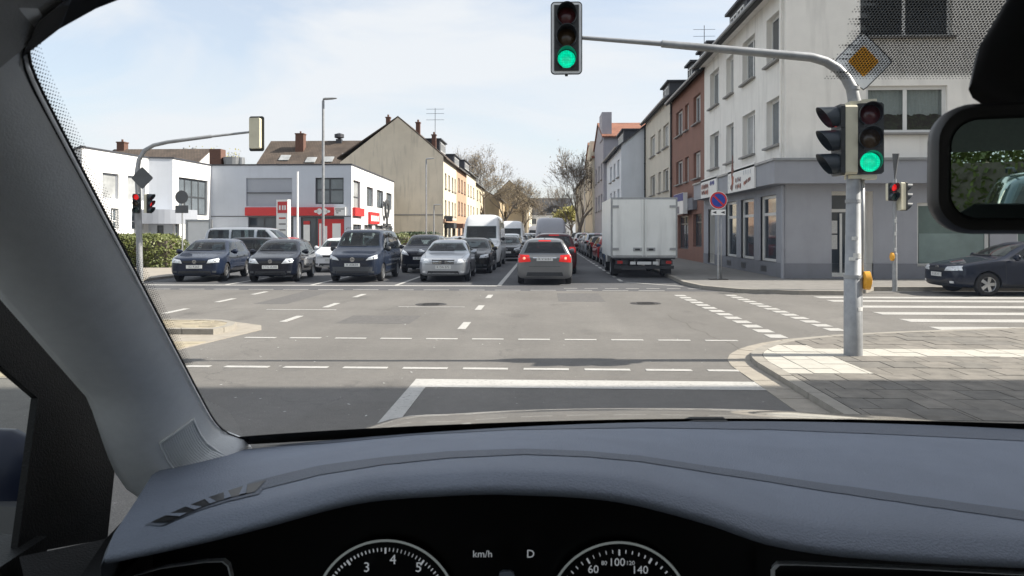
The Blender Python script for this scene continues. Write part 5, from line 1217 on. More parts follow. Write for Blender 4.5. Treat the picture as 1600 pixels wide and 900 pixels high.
# parked on the forecourt at the left
cv = car_proto(K(L=4.9, W=1.9, H=1.96, zn=1.0, zc=1.22, belt=1.08, ztail=1.2, cowl=.18, rf=.33, rr=.965, tail=.985, gh=.83, grear=.84, paint='paint_silver', fb=.45, rw=(.70, .70), rq=(.72, .94, .93, .72), rd=.71, hz=.85), 'minibus')
place(cv, 'silver minibus parked sideways in front of the red shop fascia', -14.5, 36.6, R(90), None, 'van')
FC = 'cars parked on the forecourt'
clone(golf, 'dark car parked in front of the silver minibus', -12.9, 33.9, R(80), 'paint_black', FC)
clone(polo, 'red small car parked between minibus and hatchbacks', -13.3, 37.6, R(30), 'paint_red', FC)
clone(golf, 'light grey car parked before the shop windows', -10.4, 45.5, R(95), 'paint_silver', FC)
clone(polo, 'white car parked beside the tan gable house', -10.0, 62, R(10), 'paint_white', FC)
focus = car_proto(K(L=4.34, W=1.84, H=1.47, zn=.84, zc=1.0, belt=.93, ztail=1.0, cowl=.285, rf=.47, rr=.90, tail=.965, paint='paint_focus', emblem='oval', hz=.70, hq=[(.42, -.05), (.92, -.02), (.88, .10), (.50, .07)], fb=.60, rw=(.82, .79), rd=.81, ptxt='E UK 41', fog='headlamp', pz=.55, gh=.70, es=.05, ez=.04), 'side_street_car')
place(focus, 'dark blue hatchback parked facing left at the zebra crossing', 10.9+2.17, 20.95, R(-90))
# behind us, for the mirror
clone(suv, 'dark teal tall car standing behind us, seen in the mirror', 1.5, -8.6, R(180), 'paint_teal', None, extra=OFF)
clone(golf, 'white car further back on the left, seen in the mirror', -3.2, -15, R(0), 'paint_white', None)

# ---- box truck
tr = thing('box_truck', 'white box truck parked at the right kerb seen from behind', 'truck', (3.72, 27.6, 0))
hw = 1.22; Lb = 4.4
MB().box(-hw, .06, .80, hw, Lb, 2.98).build('cargo_box', 'truck_white', tr)
fr_ = MB().box(-hw-.012, .0, .76, -hw+.05, .08, 3.0); fr_.box(hw-.05, 0, .76, hw+.012, .08, 3.0); fr_.box(-hw+.05, .001, 2.93, hw-.05, .08, 3.0); fr_.box(-hw+.05, .001, .76, hw-.05, .08, .83); fr_.build('door_frame', 'galv', tr)
for sg in (-1, 1):
    x0, x1 = (-hw+.055, -.012) if sg < 0 else (.012, hw-.055)
    d = MB().box(x0, -.012, .84, x1, .05, 2.925).build('cargo_door', 'truck_white', tr)
    for z in (1.08, 2.66): 
        xo = sg*(hw-.02); MB().box(min(xo, xo-sg*.26), -.04, z-.045, max(xo, xo-sg*.26), -.013, z+.045).build('hinge', 'galv', d)
    MB().tube([(sg*.07, -.035, .80), (sg*.07, -.035, 2.93)], .016, 8).build('lock_rod', 'truck_white', d)
    MB().box(sg*.25-.16, -.03, 1.0, sg*.25+.16, -.013, 1.13).build('handle_recess', 'galv', d)
    MB().box(sg*.25-.09, -.045, 1.03, sg*.25+.09, -.031, 1.09).build('door_handle', 'plastic', d)
    MB().box(sg*.83-.22, -.02, .50, sg*.83+.22, .05, .66).build('tail_light', 'plastic', tr)
    tl_ = MB().box(sg*.90-.10, -.034, .53, sg*.90+.10, -.021, .64).build('lamp_lens', 'taillamp', tr)
    MB().box(sg*.95-.17, .72, .12, sg*.95+.17, .75, .75).build('mud_flap', 'rubber', tr)
    for yy in (1.35,):
        w_ = ob('wheel', car_proto.wh[list(car_proto.wh)[0]][0], tr, (sg*.98, yy, .36)); w_.scale = (1.5, 1.14, 1.14); ob('rim', car_proto.wh[list(car_proto.wh)[0]][1], w_)
        if sg < 0: w_.rotation_euler = (0, 0, math.pi)
    w_ = ob('wheel', car_proto.wh[list(car_proto.wh)[0]][0], tr, (sg*.90, 5.3, .36)); w_.scale = (1.15, 1.14, 1.14); ob('rim', car_proto.wh[list(car_proto.wh)[0]][1], w_)
    if sg < 0: w_.rotation_euler = (0, 0, math.pi)
mb = MB().box(-1.15, .0, .70, 1.15, .4, .76); mb.box(-.45, .1, .45, -.35, 5.5, .70); mb.box(.35, .1, .45, .45, 5.5, .70); mb.build('chassis', 'plastic', tr)
MB().box(-1.1, -.01, .34, 1.1, .06, .46).build('underrun_bar', 'plastic', tr)
MB().box(-.26, -.03, .50, .26, -.012, .61).build('number_plate', 'plate', tr); MB().box(-.52, -.03, .5, -.32, -.012, .61).build('reflector', 'plate', tr); MB().box(.32, -.03, .5, .52, -.012, .61).build('reflector', 'plate', tr)
cb = MB(); rows = []
for y_, z0, z1, w_ in ((4.5, .45, 2.25, .98), (5.0, .4, 2.3, 1.0), (5.7, .38, 2.1, .98), (6.2, .38, 1.35, .95), (6.6, .45, 1.1, .85)): rows.append([(-w_, y_, z0), (-w_, y_, lerp(z0, z1, .6)), (-w_*.8, y_, z1), (w_*.8, y_, z1), (w_, y_, lerp(z0, z1, .6)), (w_, y_, z0), (-w_, y_, z0)])
cb.grid(rows); cb.add(rows[0][:6], [tuple(range(6))]); cb.add(rows[-1][:6], [tuple(range(6))]); cb.build('cab', 'truck_white', tr)

# ================================================================== STREET FURNITURE
def head(parent, loc, yaw, lit, s=1.0, board=False, name='signal_head', n=3, lens=None, body='signal_black', back='signal_cream', pitch=.33):
    """signal head, its front faces local -Y; built 1:1 for 300 mm lenses"""
    h = n*pitch*s; w_ = .36*s; L_ = lens or [('lens_red_off', 'lens_red'), ('lens_amber_off', 'lens_red'), ('lens_green_off', 'lens_green')]
    mb = MB(); mb.cur = 0; c = .03*s
    def rr(w2, h2, c, y): return [(-w2+c, y, -h2), (w2-c, y, -h2), (w2, y, -h2+c), (w2, y, h2-c), (w2-c, y, h2), (-w2+c, y, h2), (-w2, y, h2-c), (-w2, y, -h2+c)]
    mb.extr(rr(w_/2, h/2, c, -.05*s), (0, .06*s, 0))
    hd = mb.build(name, body, parent); hd.matrix_local = Matrix.Translation(loc) @ Matrix.Rotation(yaw, 4, 'Z')
    MB().extr(rr(w_/2-.01, h/2-.012, c, .012*s), (0, .17*s, 0)).build('rear_housing', back, hd)
    for i in range(1, n): z = h/2 - pitch*s*i; MB().box(-w_/2, -.052*s, z-.004, w_/2, .0, z+.004).build('section_seam', 'rubber', hd)
    for i in range(n):
        z = h/2 - pitch*s*(i+.5); r = .135*s*(pitch/.33); on = lit == i
        MB().lathe([(0, -.085*s), (r*.5, -.08*s), (r*.85, -.065*s), (r, -.05*s)], 'y', 28, c=(0, 0, z)).build('lens', L_[i][1] if on else L_[i][0], hd, True)
        v = MB(); rows = []
        for q in range(25):
            a = R(-62) + R(304)*q/24; dep = .27*s*(.62 + .38*math.sin(a))
            cx, cz = math.cos(a)*(r+.008), math.sin(a)*(r+.008)
            rows.append([(cx, -.045*s, z+cz), (cx*1.0, -.05*s-dep, z+cz-.02*s*dep), (cx*1.05, -.05*s-dep, z+cz*1.05-.02*s*dep), (cx*1.06, -.045*s, z+cz*1.06)])
        v.grid(rows); v.build('visor', 'signal_visor', hd, True, 50)
    if board:
        W_, Hh = .40*s, h/2 + .13*s
        def ring(w2, h2, c, y):
            pts = []
            for cx, cz, a0 in ((w2-c, -h2+c, -90), (w2-c, h2-c, 0), (-w2+c, h2-c, 90), (-w2+c, -h2+c, 180)):
                for q in range(6): a = R(a0 + 90*q/5); pts.append((cx + c*math.cos(a), y, cz + c*math.sin(a)))
            return pts
        MB().extr(ring(w_/2+.055*s, h/2+.055*s, .06*s, -.02), (0, .02, 0)).build('backboard', 'signal_black' if board == 'rear' else 'signal_white', hd)
        o_, i_ = ring(w_/2+.062*s, h/2+.062*s, .065*s, -.024), ring(w_/2+.050*s, h/2+.050*s, .055*s, -.024); nn = len(o_)
        r_ = MB(); r_.add(o_ + i_, [(q, (q+1) % nn, nn+(q+1) % nn, nn+q) for q in range(nn)]); r_.add(o_ + [(x, y+.03, z) for x, y, z in o_], [(q, (q+1) % nn, nn+(q+1) % nn, nn+q) for q in range(nn)])
        r_.build('backboard_rim', 'signal_black', hd)
        MB().box(-w_/2-.008, -.045*s, -h/2-.008, w_/2+.008, -.021, h/2+.008).build('gasket', 'signal_black', hd)
    return hd
# near mast with arm
pd = 9.79
b0 = P(1333, 563, pd); bz = PH
mast = thing('traffic_light_mast', 'grey traffic light mast with long overhead arm on the near right corner', 'traffic light', (b0.x, b0.y, bz))
def lp(u, v, d=pd): return P(u, v, d) - Vector((b0.x, b0.y, bz))
pole = [lp(1333, 563) * 1, ]
pole = [Vector((0, 0, -.05)), Vector((0, 0, 1.05)), Vector((0, 0, 1.06)), lp(1334, 200), lp(1335, 158), lp(1331, 138), lp(1322, 122), lp(1308, 107), lp(1290, 96), lp(1268, 89.5), lp(1240, 87), lp(1130, 77), lp(1034, 68.5), lp(1033, 68.4), lp(908, 59)]
rad = [.118, .116, .104, .085, .082, .076, .07, .066, .062, .060, .058, .052, .048, .034, .026]
mp_ = MB().tube(pole, rad, 18).build('pole', 'galv_pole', mast, True, 50)
for z, r in ((1.02, .122), (2.02, .10), (2.62, .095), (3.52, .086)): MB().tube([(0, 0, z), (0, 0, z+.045)], r, 18).build('pole_band', 'galv_pole', mast, True, 50)
for z, a, s_ in ((1.0, -95, .05), (1.32, -80, .06), (.62, -60, .045), (1.55, -100, .04), (1.28, -120, .04)):
    rs_ = .1185 if z < 1.0 else .1052; MB().lathe([(rs_, z - s_*.6), (rs_, z + s_*.6)], 'z', 6, a0=R(a) - s_/rs_, a1=R(a) + s_/rs_).build('sticker', 'sticker', mast, True)
hd = head(mast, lp(885, 60), R(0), 2, .865, True); MB().box(-.05, .19, -.06, .05, .26, .06).build('bracket', 'galv', hd)
MB().tube([lp(908, 59) + Vector((0, 0, 0)), lp(886, 58) + Vector((0, .18, 0))], .026, 8).build('arm_end', 'galv', mast)
MB().tube([lp(885, 115), lp(885, 119)], .02, 8).build('drain_plug', 'signal_black', mast)
hz_ = lp(1358, 217, pd-.12); h1 = head(mast, hz_, R(-15), 2, .94)
MB().box(-.09, -.02, .47, .09, .14, .52).box(-.09, -.02, -.53, .09, .14, -.47).build('head_bracket', 'signal_cream', h1)
hz_ = lp(1312, 220, pd); h2 = head(mast, hz_ , R(-90), 0, .94, lens=[('lens_red_off', 'lens_red_dim'), ('lens_amber_off', 'lens_red'), ('lens_green_off', 'lens_green')])
MB().box(-.10, .10, .46, .10, .34, .51).box(-.10, .10, -.51, .10, .34, -.46).box(-.05, .17, -.46, -.03, .19, .46).build('head_bracket', 'signal_cream', h2)
MB().tube([lp(1347, 280, pd-.02), lp(1347, 340, pd-.02), lp(1345, 440, pd-.02)], .034, 10).build('conduit', 'galv', mast, True)
# yellow push button box
mb = MB(); rows = []
for dx, s_ in ((-.045, .6), (-.03, .95), (.03, 1), (.045, .6)): rows.append([(dx*1.2, .085*s_*math.cos(a), .125*s_*math.sin(a)) for a in [2*math.pi*q/16 for q in range(17)]])
mb.grid(rows); mb.add(rows[0][:16], [tuple(range(16))]); mb.add(rows[-1][:16], [tuple(range(16))]); bb_ = mb.build('push_button_box', 'yellow_box', mast, True, 40); bb_.location = lp(1349, 438, pd) + Vector((.02, -.05, 0))
# priority road sign
ps = lp(1349, 96, pd + .02); sg_ = .40
def diamond(r, y, c=.12):
    pts = []; 
    for a in range(4):
        ang = R(90*a); p = Vector((math.cos(ang), 0, math.sin(ang)))*r; nx = Vector((math.cos(ang+R(90)), 0, math.sin(ang+R(90))))*r; pv = Vector((math.cos(ang-R(90)), 0, math.sin(ang-R(90))))*r
        pts += [tuple((p.lerp(pv, c) + Vector((0, y, 0)))), tuple((p.lerp(p*1.0, 1)*.965 + Vector((0, y, 0)))), tuple((p.lerp(nx, c) + Vector((0, y, 0))))]
    return pts
sp = MB().extr(diamond(sg_, 0), (0, .02, 0)).build('priority_sign', 'signal_white', mast); sp.matrix_local = Matrix.Translation(ps) @ Matrix.Rotation(R(2.5), 4, 'Z')
o_, i_ = diamond(sg_, -.003), diamond(sg_*.955, -.003); nn = len(o_); MB().add(o_+i_, [(q, (q+1) % nn, nn+(q+1) % nn, nn+q) for q in range(nn)]).build('sign_border', 'ink', sp)
MB().extr(diamond(sg_*.52, -.006, .08), (0, .004, 0)).build('sign_centre', 'sign_yellow', sp)
# far left mast
q0 = P(219, 443, 23.5); lm = thing('traffic_light_mast', 'traffic light mast with curved arm at the far left beside the windscreen pillar', 'traffic light', (q0.x, q0.y, 0))
l2 = lambda u, v, d=23.5: P(u, v, d) - Vector((q0.x, q0.y, 0))
MB().tube([Vector((0, 0, -.05)), l2(216, 300), l2(214, 270), l2(217, 250), l2(226, 235), l2(240, 227), l2(262, 222), l2(330, 213), l2(331, 213), l2(394, 206)], [.10, .085, .075, .07, .066, .062, .06, .055, .042, .035], 14).build('pole', 'galv_pole', lm, True, 50)
hh = head(lm, l2(401, 209), R(178), 1, 1.0, 'rear')
for hx, yw, lit in ((213.5, R(15), 0), (233, R(80), 1)): head(lm, l2(hx, 318, 23.4), yw, lit, .62)
dm = MB().extr(diamond(.36, 0), (0, .02, 0)).build('sign_back', 'sign_back', lm); dm.matrix_local = Matrix.Translation(l2(222, 278, 23.3))
# round signs seen from behind on the forecourt corner
def post(name, label, u, v0, v1, d, r=.03, cat='sign post', m='galv'):
    a = P(u, v0, d); t = thing(name, label, cat, (a.x, a.y, 0)); MB().tube([(0, 0, -.05), (0, 0, P(u, v1, d).z)], r, 10).build('pole', m, t, True, 40); return t, a
t, a = post('sign_post', 'thin post with round and square signs seen from behind near the hedge', 285, 405, 297, 30)
zz = P(285, 308, 30).z; MB().lathe([(0, -.02), (.27, -.02), (.27, .0), (0, 0)], 'y', 24, c=(0, -.05, zz)).build('round_sign', 'sign_back', t); MB().box(-.27, -.06, P(0, 333, 30).z, .27, -.04, P(0, 321, 30).z).build('lower_sign', 'sign_back', t)
# no stopping sign
t, a = post('sign_post', 'grey post with blue and red no stopping sign before the shop windows', 1122, 440, 302, 24.9, .035)
zz = P(1121, 313, 24.9).z; t.location.z = FP
zz -= FP
MB().lathe([(0, .0), (.28, 0), (.28, .02), (0, .02)], 'y', 32, c=(0, -.06, zz)).build('sign_disc', 'sign_blue', t)
MB().lathe([(.225, -.004), (.283, -.004), (.283, .022)], 'y', 32, c=(0, -.06, zz)).build('sign_ring', 'sign_red', t)
MB().lathe([(.283, -.003), (.296, -.003), (.296, .022)], 'y', 32, c=(0, -.06, zz)).build('sign_edge', 'signal_white', t)
d_ = Vector((1, 0, -1)).normalized(); n_ = Vector((1, 0, 1)).normalized()*.028; c_ = Vector((0, -.066, zz)); MB().extr([c_-d_*.23-n_, c_+d_*.23-n_, c_+d_*.23+n_, c_-d_*.23+n_], (0, .004, 0)).build('sign_slash', 'sign_red', t)
s2 = MB().box(-.24, -.06, zz-.50, .24, -.045, zz-.32).build('lower_sign', 'signal_white', t)
for x_ in (-.14, .14): MB().add([(x_-.07, -.0615, zz-.41), (x_+.07, -.0615, zz-.46), (x_+.07, -.0615, zz-.36)], [(0, 1, 2)]).build('arrow', 'ink', s2)
MB().tube([(.10, 0, 0), (.10, 0, zz-.2)], .022, 8).build('back_post', 'galv', t, True)
MB().box(-.3, -.2, -.01, .3, .2, .012).build('base_plate', 'iron', t)
# pedestrian light post on the far corner
a = P(1398, 458, 20.5); pl_ = thing('pedestrian_light', 'slim pedestrian light post with red man by the zebra crossing', 'traffic light', (a.x, a.y, FP))
zf = lambda v: P(0, v, 20.5).z - FP
MB().tube([(0, 0, -.05), (0, 0, 1.0), (0, 0, 1.01), (0, 0, zf(280))], [.065, .065, .05, .045], 12).build('pole', 'galv_pole', pl_, True, 50)
h3 = head(pl_, Vector((-.10, -.08, zf(300))), R(10), 0, .7, n=2, lens=[('lens_red_off', 'lens_red'), ('lens_green_off', 'lens_green')], pitch=.36)
h4 = head(pl_, Vector((.22, -.02, zf(307))), R(100), 1, .8, n=3)
MB().extr([(-.16, -.0, zf(278)), (.16, 0, zf(278)), (.02, 0, zf(278)-.0)], (0, .0, 0))
mb = MB(); mb.extr([(.0, -.0, zf(282)), (.10, -.02, zf(240)), (.10, .25, zf(240))], (.03, .02, 0)); mb.extr([(.0, -.0, zf(282)), (-.06, .0, zf(240)), (.1, .0, zf(240))], (0, .02, 0)); mb.build('sign_back', 'sign_back', pl_)
rows = []; mb = MB()
for dx, s_ in ((-.05, .6), (-.03, 1), (.03, 1), (.05, .6)): rows.append([(dx, .08*s_*math.cos(q*math.pi/8), .12*s_*math.sin(q*math.pi/8)) for q in range(17)])
mb.grid(rows); mb.add(rows[0][:16], [tuple(range(16))]); mb.build('push_button_box', 'yellow_box', pl_, True, 40).location = (-.08, -.02, zf(401))
for z_ in (zf(345), zf(365), zf(390)): MB().box(-.03, -.06, z_-.05, .03, -.05, z_+.05).build('sticker', 'sticker', pl_)
# street lamps
def lamp(u, v0, v1, d, label, right=True):
    t, a = post('street_lamp', label, u, v0, v1, d, .07, 'street lamp', 'galv_pole'); z = P(u, v1, d).z; s_ = 1 if right else -1
    MB().tube([(0, 0, z), (0, 0, z+.06), (.12*s_, 0, z+.12)], .05, 8).build('bracket', 'galv', t, True)
    mb = MB(); rows = []
    for x_, w_, h_ in ((.0, .07, .05), (.15, .11, .07), (.5, .12, .06), (.75, .08, .03)): rows.append([(x_*s_, w_*math.cos(q*math.pi/5), z+.12+.04*x_+h_*math.sin(q*math.pi/5)) for q in range(11)])
    mb.grid(rows); mb.add(rows[0][:10], [tuple(range(10))]); mb.add(rows[-1][:10], [tuple(range(10))]); mb.build('lantern', 'galv', t, True, 50)
    return t
LG = 'street lamps on the left'
lamp(505, 400, 158, 40, 'tall street lamp in front of the red shop fascia', True); lamp(666, 390, 250, 68, 'tall street lamp in front of the tan gable wall'); lamp(678, 385, 322, 75, 'short street lamp near the tan house corner')
fl, a = post('flag_pole', 'plain white pole in front of the shop windows', 465, 395, 268, 45, .06, 'pole', 'signal_white')
# pylon sign
a = P(443, 395, 44); py = thing('pylon_sign', 'tall white shop pylon with red squares beside the white pole', 'sign', (a.x, a.y, 0), R(-20))
zt_ = P(443, 312, 44).z
MB().box(-.42, -.14, 0, .42, .14, zt_).build('pylon_body', 'white_sign', py)
MB().box(-.30, -.165, zt_-.8, .38, -.141, zt_-.12).build('red_panel', 'red_sign', py); MB().box(-.30, -.165, .75, .38, -.141, 1.35).build('red_panel', 'red_sign', py)
for i, z_ in enumerate((1.8, 2.15, 2.5)): MB().box(-.22, -.15, z_, .28, -.141, z_+.09).build('print_line', 'sill' if i != 2 else 'ink_red', py)
for x_ in (-.2, .02, .2): MB().box(x_, -.172, zt_-.62, x_+.12, -.166, zt_-.35).build('print_mark', 'white_sign', py)
# poster case
a = P(311, 400, 40); pc = thing('poster_case', 'white framed poster display case left of the minibus', 'sign', (a.x, a.y, 0))
w_ = .70; z0, z1 = .35, P(0, 343, 40).z
MB().box(-w_, -.12, z0, -w_+.1, .12, z1).box(w_-.1, -.12, z0, w_, .12, z1).box(-w_+.1, -.119, z1-.1, w_-.1, .119, z1).box(-w_+.1, -.119, z0, w_-.1, .119, z0+.12).box(-.5, -.1, 0, -.35, .1, z0-.001).box(.35, -.1, 0, .5, .1, z0-.001).build('case_frame', 'galv', pc)
MB().box(-w_+.1, -.07, z0+.12, w_-.1, .07, z1-.1).build('poster', 'white_sign', pc)
for i in range(3): MB().box(-.35+.1*i, -.078, z0+.45+i*.12, .45, -.071, z0+.49+i*.12).build('print_line', 'ink_red' if i else 'ink', pc)

# ================================================================== VEGETATION
def leaf_cloud(n, fn, s0, s1):
    mb = MB()
    for i in range(n):
        c = Vector(fn()); a = Vector((random.gauss(0, 1), random.gauss(0, 1), random.gauss(0, 1))).normalized(); b = a.orthogonal().normalized(); s = random.uniform(s0, s1)
        mb.quad(c-a*s, c-b*s*.55, c+a*s, c+b*s*.55)
    return mb
def hedge(name, label, x0, y0, x1, y1, h, n, m, s=.09):
    t = thing(name, label, 'hedge', ((x0+x1)/2, (y0+y1)/2, 0)); cx, cy = (x1-x0)/2, (y1-y0)/2
    def fn():
        while 1:
            x, y, z = random.uniform(-1, 1), random.uniform(-1, 1), random.random()
            if abs(x)**4 + abs(y)**4 + z**5 > .35 and abs(x)**4 + abs(y)**4 + z**6 < 1.1 + random.uniform(-.1, .25): return (x*cx, y*cy, z*h)
    leaf_cloud(n, fn, s*.6, s*1.2).build('foliage', m, t, fix=False)
    MB().box(-cx*.82, -cy*.75, 0, cx*.82, cy*.75, h*.8).build('inner_twigs', 'bark', t)
    return t
p0, p1 = P(205, HOR, 35), P(280, HOR, 35); hedge('clipped_hedge', 'clipped yellow green hedge at the far left behind the traffic light', p0.x-2, p0.y-.6, p1.x, p0.y+1.5, 1.62, 7000, 'leaf_hedge', .085)
p0, p1 = P(617, HOR, 76), P(664, HOR, 76); hedge('dark_hedge', 'dark green hedge at the foot of the tan gable wall', p0.x, p0.y, p1.x+1.6, p0.y+1.5, 1.75, 2500, 'leaf_dark', .13)
p0 = P(628, HOR, 73); hedge('round_shrub', 'yellowish shrub beside the dark hedge', p0.x-.9, p0.y-.8, p0.x+.9, p0.y+.8, 1.6, 900, 'leaf_hedge', .12)
def tree(name, label, x, y, h, seed, spread=.5, leaves=None, nleaf=0, m='leaf_spring', depth=6, r0=.22, trunk=.28, ls=.2):
    rnd = random.Random(seed); t = thing(name, label, 'tree', (x, y, 0)); tips = []; tb = MB(); br = MB()
    def grow(p, d, L, r, lev):
        n = 3; pts = [p]; rr = [r]; q = p; dd = d.copy()
        for i in range(n):
            dd = (dd + Vector((rnd.gauss(0, .12), rnd.gauss(0, .12), rnd.gauss(.03, .07)))).normalized(); q = q + dd*L/n; pts.append(q); rr.append(r*(1 - .38*(i+1)/n))
        (tb if lev == 0 else br).tube(pts, rr, 8 if lev < 2 else (5 if lev < 4 else 3), caps=False)
        if lev >= depth: tips.append(q); return
        if lev >= 3: tips.append(q)
        k = 3 if lev < 2 else rnd.choice((2, 2, 3))
        for i in range(k):
            a = 2*math.pi*(i + rnd.random()*.6)/k; side = dd.orthogonal().normalized(); side.rotate(Matrix.Rotation(a, 3, dd)); sp_ = spread*rnd.uniform(.6, 1.25)*(1.15 if lev else .85)
            grow(pts[-1] if rnd.random() < .7 else pts[-2], (dd + side*sp_ + Vector((0, 0, .10))).normalized(), L*rnd.uniform(.66, .86) if lev else h*rnd.uniform(.17, .22), max(.018, rr[-1]*rnd.uniform(.66, .84)), lev+1)
        if lev and rnd.random() < .6: grow(pts[-1], dd, L*.8, rr[-1]*.8, lev+1)
    grow(Vector((0, 0, -.1)), Vector((0, 0, 1)), h*trunk, r0, 0)
    tb.build('trunk', 'bark', t, True, fix=False); cr = br.build('crown', 'bark', t, True, fix=False)
    if nleaf:
        def fn(): p = rnd.choice(tips); return (p.x + rnd.gauss(0, .45), p.y + rnd.gauss(0, .45), p.z + rnd.gauss(0, .4))
        leaf_cloud(nleaf, fn, ls*.6, ls*1.2).build('leaves', m, cr, fix=False)
    return t
tree('bare_tree', 'large bare spring tree before the right hand houses', 4.1, 88, 12.5, 3, .55, depth=7, nleaf=1000, r0=.30, ls=.10, m='leaf_bud')
tree('bare_tree', 'smaller bare tree behind the large one on the right', 4.6, 112, 11, 12, .5, m='leaf_bud', nleaf=400, r0=.2, ls=.09)
tree('bare_tree', 'nearest bare tree after the left terrace', -9.0, 128, 16.5, 5, .5, nleaf=3500, depth=7, m='leaf_bud', r0=.45, ls=.11)
tree('bare_tree', 'middle bare tree on the left before the ochre house', -8.0, 146, 14, 9, .55, nleaf=3500, depth=7, m='leaf_bud', r0=.42, ls=.12)
tree('bare_tree', 'far bare tree before the ochre gable', -4.8, 164, 12, 15, .55, nleaf=2500, depth=7, m='leaf_bud', r0=.4, ls=.13)
tree('yellow_tree', 'yellow green budding tree at the far end of the street', 6.2, 170, 8.5, 21, .45, nleaf=5000, r0=.25, ls=.28)
p = P(330, HOR, 95); tree('budding_tree', 'small budding tree showing above the flat white roof', p.x, p.y, 12.5, 31, .4, nleaf=1500, r0=.2, ls=.14)
hedge('tall_hedge', 'tall yellow green shrubs behind us, seen in the mirror', -9, -25.5, 6, -23.5, 2.3, 9000, 'leaf_hedge', .11)
for i, (x, y) in enumerate(((-6, -26), (-9.5, -34), (1.5, -38))): tree('leafy_tree', ['leafy tree behind us, left in the mirror', 'second leafy tree behind us in the mirror', 'third leafy tree behind us in the mirror'][i], x, y, 9, 40+i, .5, nleaf=3500, m='leaf_hedge', r0=.22, depth=5, ls=.26)
# ================================================================== OUR OWN CAR (the cabin the picture is taken from)
own = thing('own_car', 'cabin and bonnet of our own car around the driver view', 'car', (0, 0, 0))
def C(x, d, z): return Vector((x*CA - d*SA, x*SA + d*CA, z))
XC = .37
def xl(t): return -.417 + .048*t + .035*math.exp(-max(t, 0)/.03) + .03*math.exp(-max(1-t, 0)/.02)
def WS(s, t):
    hwid = XC - xl(t); x = XC + s*hwid
    d = lerp(1.22, .62, t) - lerp(.17, .09, t)*s*s
    z = lerp(1.385, 1.93, t) + lerp(.018, 0, t)*s*s - .085*t*s**10
    return C(x, d, z)
rows = [[WS(-1 + 2*i/40, -.02 + 1.03*j/24) for i in range(41)] for j in range(25)]
wsb = MB().grid(rows); ws = wsb.build('windscreen', 'windscreen_glass', own, True, fix=False)
ws_n = (WS(0, .5) - WS(.01, .5)).cross(WS(0, .51) - WS(0, .5)); 
# black band round the glass and the stippled border, printed on its inner face
def inner(p): v = (Vector((0, 0, EYE)) - p).normalized(); return p + v*.0015
def band(name, pts_out, pts_in):
    MB().grid([[inner(p) for p in pts_out], [inner(p) for p in pts_in]]).build(name, 'frit', ws, fix=False)
band('frit_band', [WS(-1+2*i/60, -.02) for i in range(61)], [WS(-1+2*i/60, .016) for i in range(61)])
band('frit_band', [WS(-1, j/60) for j in range(61)], [WS(-1+.002, j/60) for j in range(61)])
band('frit_band', [WS(1, j/60) for j in range(61)], [WS(1-.03, j/60) for j in range(61)])
band('frit_band', [WS(-1+2*i/60, 1.01) for i in range(61)], [WS(-1+2*i/60, .965) for i in range(61)])
def dots(name, cells):
    mb = MB()
    for s, t, r in cells:
        c = inner(WS(s, t)); a = (WS(s+.002, t) - WS(s, t)).normalized(); b = (WS(s, t+.002) - WS(s, t)).normalized()
        mb.add([c + (a*math.cos(q*math.pi/3) + b*math.sin(q*math.pi/3))*r for q in range(6)], [tuple(range(6))])
    o = mb.build(name, 'frit', ws, fix=False); o['kind'] = 'stuff'; return o
def st_of(u, v):
    best = None
    for i in range(0, 241):
        for j in range(0, 121):
            s, t = -1+2*i/240, j/120; p = WS(s, t); x, d = p.x*CA + p.y*SA, -p.x*SA + p.y*CA
            e = (800 + x/d*FPX - u)**2 + (HOR - (p.z-EYE)/d*FPX - v)**2
            if best is None or e < best[0]: best = (e, s, t)
    return best[1], best[2]
cells = []
j = 0; t = .30
while t < .985:                         # border along the pillar
    for k in range(4):
        cells.append((-1 + .004 + .0018 + .0031*(k + .5*(j % 2)), t, .00105*(1 - .17*k)))
    t += .0030; j += 1
dots('frit_dots', cells)
sA, tA = st_of(1300, 118); sB, tB = st_of(1590, 60)
cells = []; t = tA; j = 0
hwid = XC - xl(.8); ds = .0031/hwid; dt = .0031/.81
while t < .97:
    s = sA - 2*ds; lo = sA + random.uniform(-2, 2)*ds
    k = 0
    while s < .45:
        e = min(1, (s - lo)/(4*ds) + .35, (t - tA)/(3*dt) + .35)
        if e > .05: cells.append((s + ds*((j*.36) % 1), t, .00136*min(1, max(.45, e))))
        s += ds; k += 1
    t += dt*.80; j += 1
dots('frit_dots', cells)
